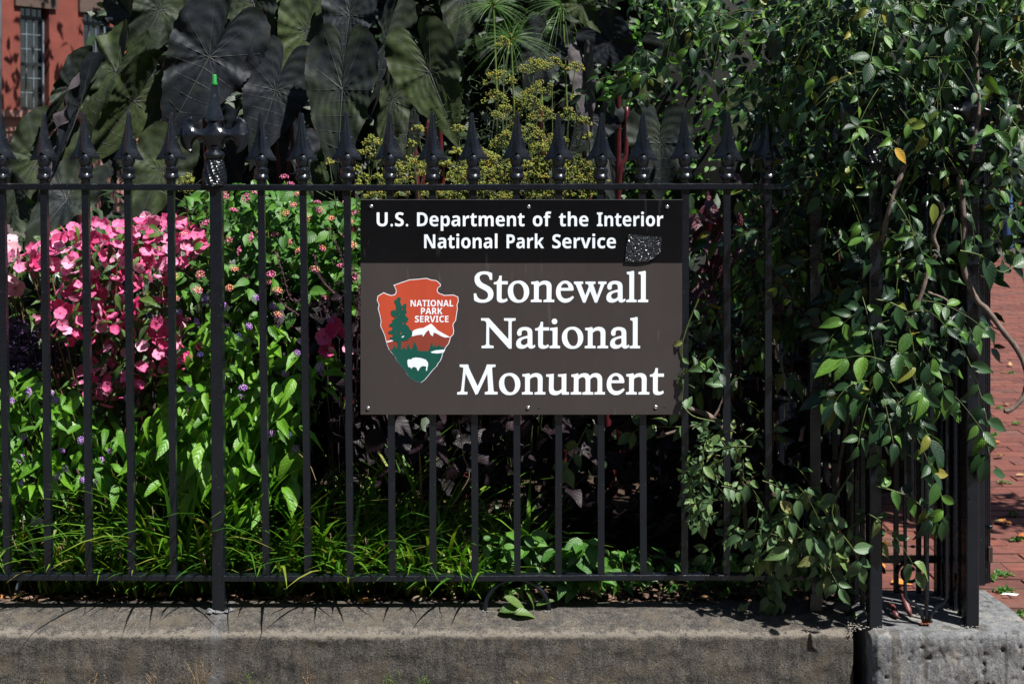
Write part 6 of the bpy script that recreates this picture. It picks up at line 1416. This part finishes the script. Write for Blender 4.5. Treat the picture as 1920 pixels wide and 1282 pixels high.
sprays([(1180, -60), (1340, -60), (1380, 90), (1330, 120), (1260, 60)], 34, (-.05, .35), .044, (.08, .15)); sprays([(1165, 90), (1230, 40), (1290, 130), (1200, 170), (1150, 150)], 13, (-.05, .1), .040, (.06, .11))
sprays([(1375, 330), (1460, 380), (1560, 480), (1600, 620), (1500, 600), (1420, 480)], 34, (-.05, .3), .050)
sprays([(1560, 540), (1800, 500), (1790, 660), (1750, 720), (1660, 720), (1600, 640)], 46, (-.2, .02), .056, (.10, .18))
sprays([(1590, 640), (1740, 640), (1730, 760), (1610, 760)], 14, (-.26, -.16), .062, (.1, .16))
sprays([(1860, 200), (1925, 200), (1930, 390), (1890, 390)], 15, (-.25, .1), .055, (.1, .16)); sprays([(1290, 480), (1360, 430), (1450, 560), (1440, 660), (1340, 640), (1290, 560)], 16, (.0, .3), .042, (.06, .12))
def shoot(pts, Y, size, n, out, mb, r=.0018, w=1):
    c = crom([W(x, y, Y + .012 * i * w) if not isinstance(Y, (list, tuple)) else W(x, y, Y[i]) for i, (x, y) in enumerate(pts)], 6); mb.tube(c, [r * (1.3 - .7 * i / len(c)) for i in range(len(c))], 5, cap=False)
    for k in range(n):
        i = int((.12 + .86 * k / max(1, n - 1)) * (len(c) - 1)); q = c[i]; ax_ = (c[min(i + 1, len(c) - 1)] - c[max(i - 1, 0)]).normalized(); n_ = Vector((random.gauss(.1, .2), -.85, .5)); sd = ax_.cross(n_).normalized(); a = ax_ * .7 + sd * (1 if k % 2 else -1) + rv(.15)
        out.append((basis(q, a, n_ + rv(.22), size * random.uniform(.8, 1.15)), random.randrange(4)))
    out.append((basis(c[-1], (c[-1] - c[-4]), Vector((.1, -.8, .5)), size * 1.1), 0))
shoot([(1790, 620), (1825, 700), (1850, 790), (1846, 860)], -.2, .068, 10, vi, vt); shoot([(1800, 470), (1840, 480), (1875, 510), (1900, 500)], -.22, .075, 4, vi, vt); shoot([(1700, 850), (1745, 880), (1765, 930), (1768, 975)], -.2, .062, 7, vi, vt)
shoot([(1640, 910), (1690, 925), (1730, 950), (1745, 975)], -.2, .058, 8, vi, vt); shoot([(1870, 240), (1895, 320), (1890, 400), (1905, 470)], -.15, .06, 9, vi, vt); shoot([(1835, 870), (1850, 880), (1862, 884)], -.15, .055, 0, vi, vt)
shoot([(1640, 560), (1690, 580), (1712, 650), (1716, 720), (1725, 790)], -.24, .066, 9, vi, vt); shoot([(1730, 640), (1760, 690), (1770, 740)], -.22, .068, 5, vi, vt); shoot([(1600, 800), (1640, 830), (1650, 870)], -.2, .056, 5, vi, vt)
foliage(vine, vi, T_VINE, M_VINE, 300, key='vine'); vt.build('twigs', M_TWIG, vine, True)['kind'] = 'stuff'
M_YEL = leafmat('yellow_vine_leaf', [(0, (.45, .28, .03)), (1, (.5, .3, .04))], rough=.4, trans=.25, spot=(40, .55, (.3, .07, .02), .8))
o = link('leaf', tmesh(T_VINE[0], ('yel', 0), 'leaf', M_YEL), vine); o.matrix_basis = basis(W(1678, 278, -.30), Vector((.6, 0, -.75)), Vector((.1, -.9, .35)), .052); o['label'] = 'yellow leaf with orange blotches'
o = link('leaf', tmesh(T_VINE[0], ('yel2', 0), 'leaf', leafmat('yellowing_leaf', [(0, (.16, .2, .03)), (1, (.17, .2, .03))], trans=.2, spot=(50, .55, (.05, .1, .02)))), vine); o.matrix_basis = basis(W(1750, 382, -.28), Vector((.05, 0, -1)), Vector((.2, -.9, .2)), .056)
for pts, r in (([(1800, 330), (1808, 420), (1806, 500), (1830, 560), (1850, 580), (1880, 620), (1910, 660), (1925, 705), (1918, 745), (1895, 768), (1883, 770)], .0085), ([(1760, 375), (1768, 400), (1750, 440), (1758, 470), (1742, 500), (1728, 550), (1700, 620)], .007), ([(1740, 548), (1770, 560), (1800, 582), (1812, 590)], .0035), ([(1290, 765), (1330, 780), (1360, 810), (1385, 860), (1400, 1000)], .008), ([(1230, 820), (1290, 800), (1340, 780), (1370, 700)], .004), ([(1840, 10), (1830, 100), (1836, 200), (1820, 300)], .006), ([(1700, 300), (1660, 420), (1640, 560), (1610, 900)], .007), ([(1560, 560), (1600, 700), (1570, 900), (1560, 1100)], .006), ([(1420, 430), (1430, 560), (1470, 700)], .0035)):
    mb = MB(); mb.tube(crom([W(x, y, (-.17 if x > 1650 else .06)) for x, y in pts], 5), [r * (1 - .25 * i / (len(pts) * 5)) * random.uniform(.9, 1.12) for i in range((len(pts) - 1) * 5 + 1)], 8, jit=.05); mb.build('branch', M_BARK, vine, True)
lo = []
sprays([(1300, 830), (1380, 790), (1440, 800), (1560, 900), (1640, 940), (1640, 1040), (1590, 1070), (1500, 1090), (1420, 1060), (1350, 1020), (1300, 960)], 26, (-.14, -.01), .046, (.09, .15), out=lo, mb=ltw)
sprays([(1440, 900), (1600, 900), (1640, 980), (1600, 1060), (1480, 1060)], 18, (-.16, -.08), .054, (.09, .14), out=lo, mb=ltw); sprays([(1290, 560), (1440, 600), (1440, 760), (1300, 800)], 16, (.02, .3), .05, (.08, .14), out=lo, mb=ltw)
sprays([(1290, 800), (1440, 790), (1430, 960), (1340, 1000), (1290, 940)], 34, (-.10, .03), .030, (.05, .10), out=lo, mb=ltw)
shoot([(1500, 1080), (1450, 1100), (1440, 1140), (1445, 1160)], -.05, .035, 6, lo, ltw); shoot([(1600, 880), (1560, 960), (1600, 1030), (1612, 1060)], -.2, .06, 7, lo, ltw)
shoot([(1310, 560), (1280, 640), (1282, 700), (1278, 760)], -.045, .032, 5, lo, ltw); shoot([(1340, 790), (1300, 780), (1276, 758), (1268, 770)], -.05, .045, 3, lo, ltw); shoot([(1290, 800), (1250, 800), (1210, 798), (1185, 812)], .03, .055, 5, lo, ltw)
shoot([(1100, 800), (1075, 850), (1060, 880)], .12, .06, 5, lo, ltw); shoot([(1290, 690), (1279, 700), (1272, 720), (1276, 740)], -.05, .02, 8, lo, ltw)
foliage(low, lo, T_VINE, M_VINEP, 240, key='low'); ltw.build('twigs', M_TWIG, low, True)['kind'] = 'stuff'
# shoots of the vine standing out towards the street: they shade the right edge of the sign
so_ = []; sm3 = MB()
for pts, Y in (([(1300, 690), (1330, 670), (1350, 700)], (-.06, -.09, -.12)),): shoot(pts, list(Y), .035, 6, so_, sm3)
foliage(low, so_, T_VINE, M_VINE, 20, key='vine'); sm3.build('twig', M_TWIG, low, True)

# ================================================================ litter: fallen leaves, joint weeds, dry sprigs at the wall foot
M_FALL = [leafmat('fallen_leaf_%s' % n_, [(0, a), (1, b)], rough=.6, trans=.15) for n_, a, b in (('orange', (.42, .13, .02), (.5, .2, .03)), ('tan', (.30, .17, .07), (.38, .24, .1)), ('brown', (.10, .045, .02), (.16, .07, .03)), ('olive', (.16, .18, .06), (.2, .2, .07)))]
T_MAP = [leaf_tpl((0, .1, .25, .4, .5, .62, .75, .88, 1), lambda t: .05 + .34 * abs(math.sin(t * 9.4)) * math.sin(math.pi * min(.97, t + .08)), .3, -.2, .1) for _ in range(1)]
FL = [(1888, 760, 'tan dry leaf'), (1862, 800, 'small orange leaf'), (1877, 830, 'orange leaf crumpled'), (1880, 855, 'tan wrinkled leaf in full sun'), (1890, 980, 'olive leaf'), (1897, 983, 'orange leaf on the olive leaf'), (1909, 1004, 'orange leaf beside green weed'), (1860, 1038, 'tan curled leaf'), (1875, 698, 'brown leaf'), (1894, 686, 'tan leaf far up the path'), (1895, 545, 'tiny yellow leaf'), (1860, 634, 'small pink-brown leaf'), (1717, 1018, 'bright orange leaf behind the pier rods'), (1660, 1063, 'orange leaf behind the pier'), (1670, 1092, 'pale orange leaf near the pier foot'), (1662, 1022, 'tan leaf inside the path'), (1905, 892, 'tan leaf in the shade')]
for i, (x, y, lb) in enumerate(FL):
    Z = F * (H - .014) / (y - YH); Y = Z - D; mt = M_FALL[0] if 'orange' in lb or 'yellow' in lb else M_FALL[3] if 'olive' in lb else M_FALL[2] if 'brown' in lb else M_FALL[1]
    p = Vector(((x - 960) * Z / F, Y, .018)); o = link('fallen_leaf', tmesh((T_MAP if i % 2 else T_VINE)[0], ('fall', i % 2), 'fallen_leaf', mt)); o.matrix_basis = basis(p, (random.uniform(-1, 1), random.uniform(-.6, .6), .05), (random.gauss(0, .25), -.1, 1), random.uniform(.05, .085) * (.6 if 'tiny' in lb or 'small' in lb else 1))
    tag(o, lb + ' lying on the red brick path', 'leaf', 'fallen leaves on the brick path')
for i, (x, y, lb) in enumerate([(5, 1120, 'orange fallen leaf on the soil at the left picture edge'), (25, 1118, 'rusty fallen leaf beside the spotlight stake'), (318, 1115, 'brown curled leaf on the soil left of the main post'), (1113, 1108, 'tan curled leaf under the rail right of the hoop'), (1310, 1120, 'orange-tipped leaf on the ledge below the sign right corner'), (565, 1130, 'dry bent leaf on the wall ledge below the dense grass'), (670, 1128, 'flat tan leaf on the wall ledge'), (1385, 1146, 'yellow-green leaf lying on the wall top under the vine')]):
    p = W(x, y, .0); Z = F * (H - ZT - .01) / (y - YH); p = Vector(((x - 960) * Z / F, Z - D, ZT + .01)); o = link('fallen_leaf', tmesh((T_MAP if i % 2 else T_VINE)[0], ('fall', i % 2), 'fallen_leaf', M_FALL[3 if i == 7 else i % 3])); o.matrix_basis = basis(p, (random.uniform(-1, 1), random.uniform(-.4, .4), .15), (random.gauss(0, .3), -.3, 1), .045); tag(o, lb, 'leaf')
def weed(x, y, n, s_, label, group, z=.012, mat=None, Yf=None, name='weed'):
    Z = F * (H - z) / (y - YH) if Yf is None else D + Yf; p0 = Vector(((x - 960) * Z / F, Z - D, z)); ins = [(basis(p0 + Vector((random.gauss(0, s_), random.gauss(0, s_ * .5), random.uniform(0, .006))), rv() + Vector((0, 0, .4)), Vector((0, -.2, 1)) + rv(.4), random.uniform(.008, .02)), 0) for _ in range(n)]
    o = joined(name, ins, T_SMALL, mat or M_BRIGHT, None, None); tag(o, label, 'weed', group)
for x, y, lb in ((1905, 1012, 'green weed beside an orange leaf'), (1880, 1077, 'mossy weed clump near the gate foot'), (1885, 1108, 'bright weed clump beside the white scrap'), (1860, 1085, 'thin weed at the gate foot'), (1908, 1152, 'small weed in the nearest joint'), (1872, 1138, 'tiny weed by the block edge'), (1895, 700, 'pale grass tuft far up the path'), (1905, 795, 'low weed in the shade-free stretch'), (1883, 905, 'weed in the dark shade'), (1865, 815, 'weed beside the gate stile'), (1900, 965, 'weed below the shade'), (1872, 765, 'tiny tuft in a far joint')):
    weed(x, y, 60 if 'clump' in lb else 34, .018 if 'clump' in lb else .012, lb + ' growing between the path bricks', 'weeds in the brick joints')
Z = F * (H - .015) / (1118 - YH); sc2 = MB(); p = Vector(((1893 - 960) * Z / F, Z - D, .02)); sc2.add([p + Vector(v) for v in ((-.03, .006, 0), (-.01, .014, .004), (.035, .008, .002), (.02, -.006, .0), (-.012, -.008, .005))], [(0, 1, 4), (1, 2, 3), (1, 3, 4)]); tag(sc2.build('paper_scrap', plain('white_paper', (.6, .6, .58), .7)), 'white torn scrap of paper in the nearest weeds on the brick path', 'litter')
DRY = plain('dry_grass', (.22, .15, .08), .8, var=.4, scale=60); GRN2 = plain('green_sprig', (.10, .16, .03), .6, var=.3)
def sprig(x, top, n, mat, label, w=16):
    mb = MB(); b = W(x, 1300, -.135); b.z = .0
    for k in range(n):
        tx = x + random.gauss(0, w); ty = top + random.uniform(0, 22); t = W(tx, ty, -.145 + random.uniform(-.03, .0)); m = b.lerp(t, .55) + Vector((random.gauss(0, .008), -.004, .01)); mb.tube(crom([b + Vector((random.gauss(0, .01), 0, 0)), m, t], 4), [.0016 - .0012 * i / 8 for i in range(9)], 4, cap=False)
        for q in range(4): crumb(mb, m.lerp(t, random.random()) + rv(.003), random.uniform(.0012, .003))
    tag(mb.build('weed_sprig', mat, None, True), label, 'weed', 'dry sprigs at the foot of the wall')
for x, top, n, mat, lb in ((66, 1262, 6, DRY, 'dry brown sprig at the wall foot, leftmost'), (180, 1258, 7, DRY, 'arching tangle of dry stems at the wall foot below the fourth picket'), (290, 1246, 5, DRY, 'pair of bent dry twigs at the wall foot left of the main post'), (376, 1225, 9, DRY, 'tallest fuzzy dry sprig at the wall foot just left of the main post'), (475, 1258, 6, GRN2, 'small sprig at the wall foot right of the main post'), (585, 1245, 5, DRY, 'single dry stalk at the wall foot below the basil'), (735, 1252, 8, GRN2, 'thin green grass sprig at the wall foot below the sign left corner'), (795, 1256, 7, GRN2, 'green sprig at the wall foot left of the hoop'), (975, 1262, 5, DRY, 'short dry tuft at the wall foot under the hoop'), (1040, 1266, 6, DRY, 'straw-coloured tuft at the wall foot right of the hoop'), (1125, 1268, 4, GRN2, 'tiny green sprig at the wall foot below the sign right half')):
    sprig(x, top, n, mat, lb)
# thin bare stem hanging in front of the shade
for pts, Y in (([(860, 785), (868, 850), (880, 890), (862, 925), (845, 950)], .05), ([(560, 850), (580, 870), (592, 900)], .05)):
    mb = MB(); mb.tube(crom([W(x, y, Y) for x, y in pts], 5), .0012, 5, cap=False); o = mb.build('dry_stem', DRY, drk, True)
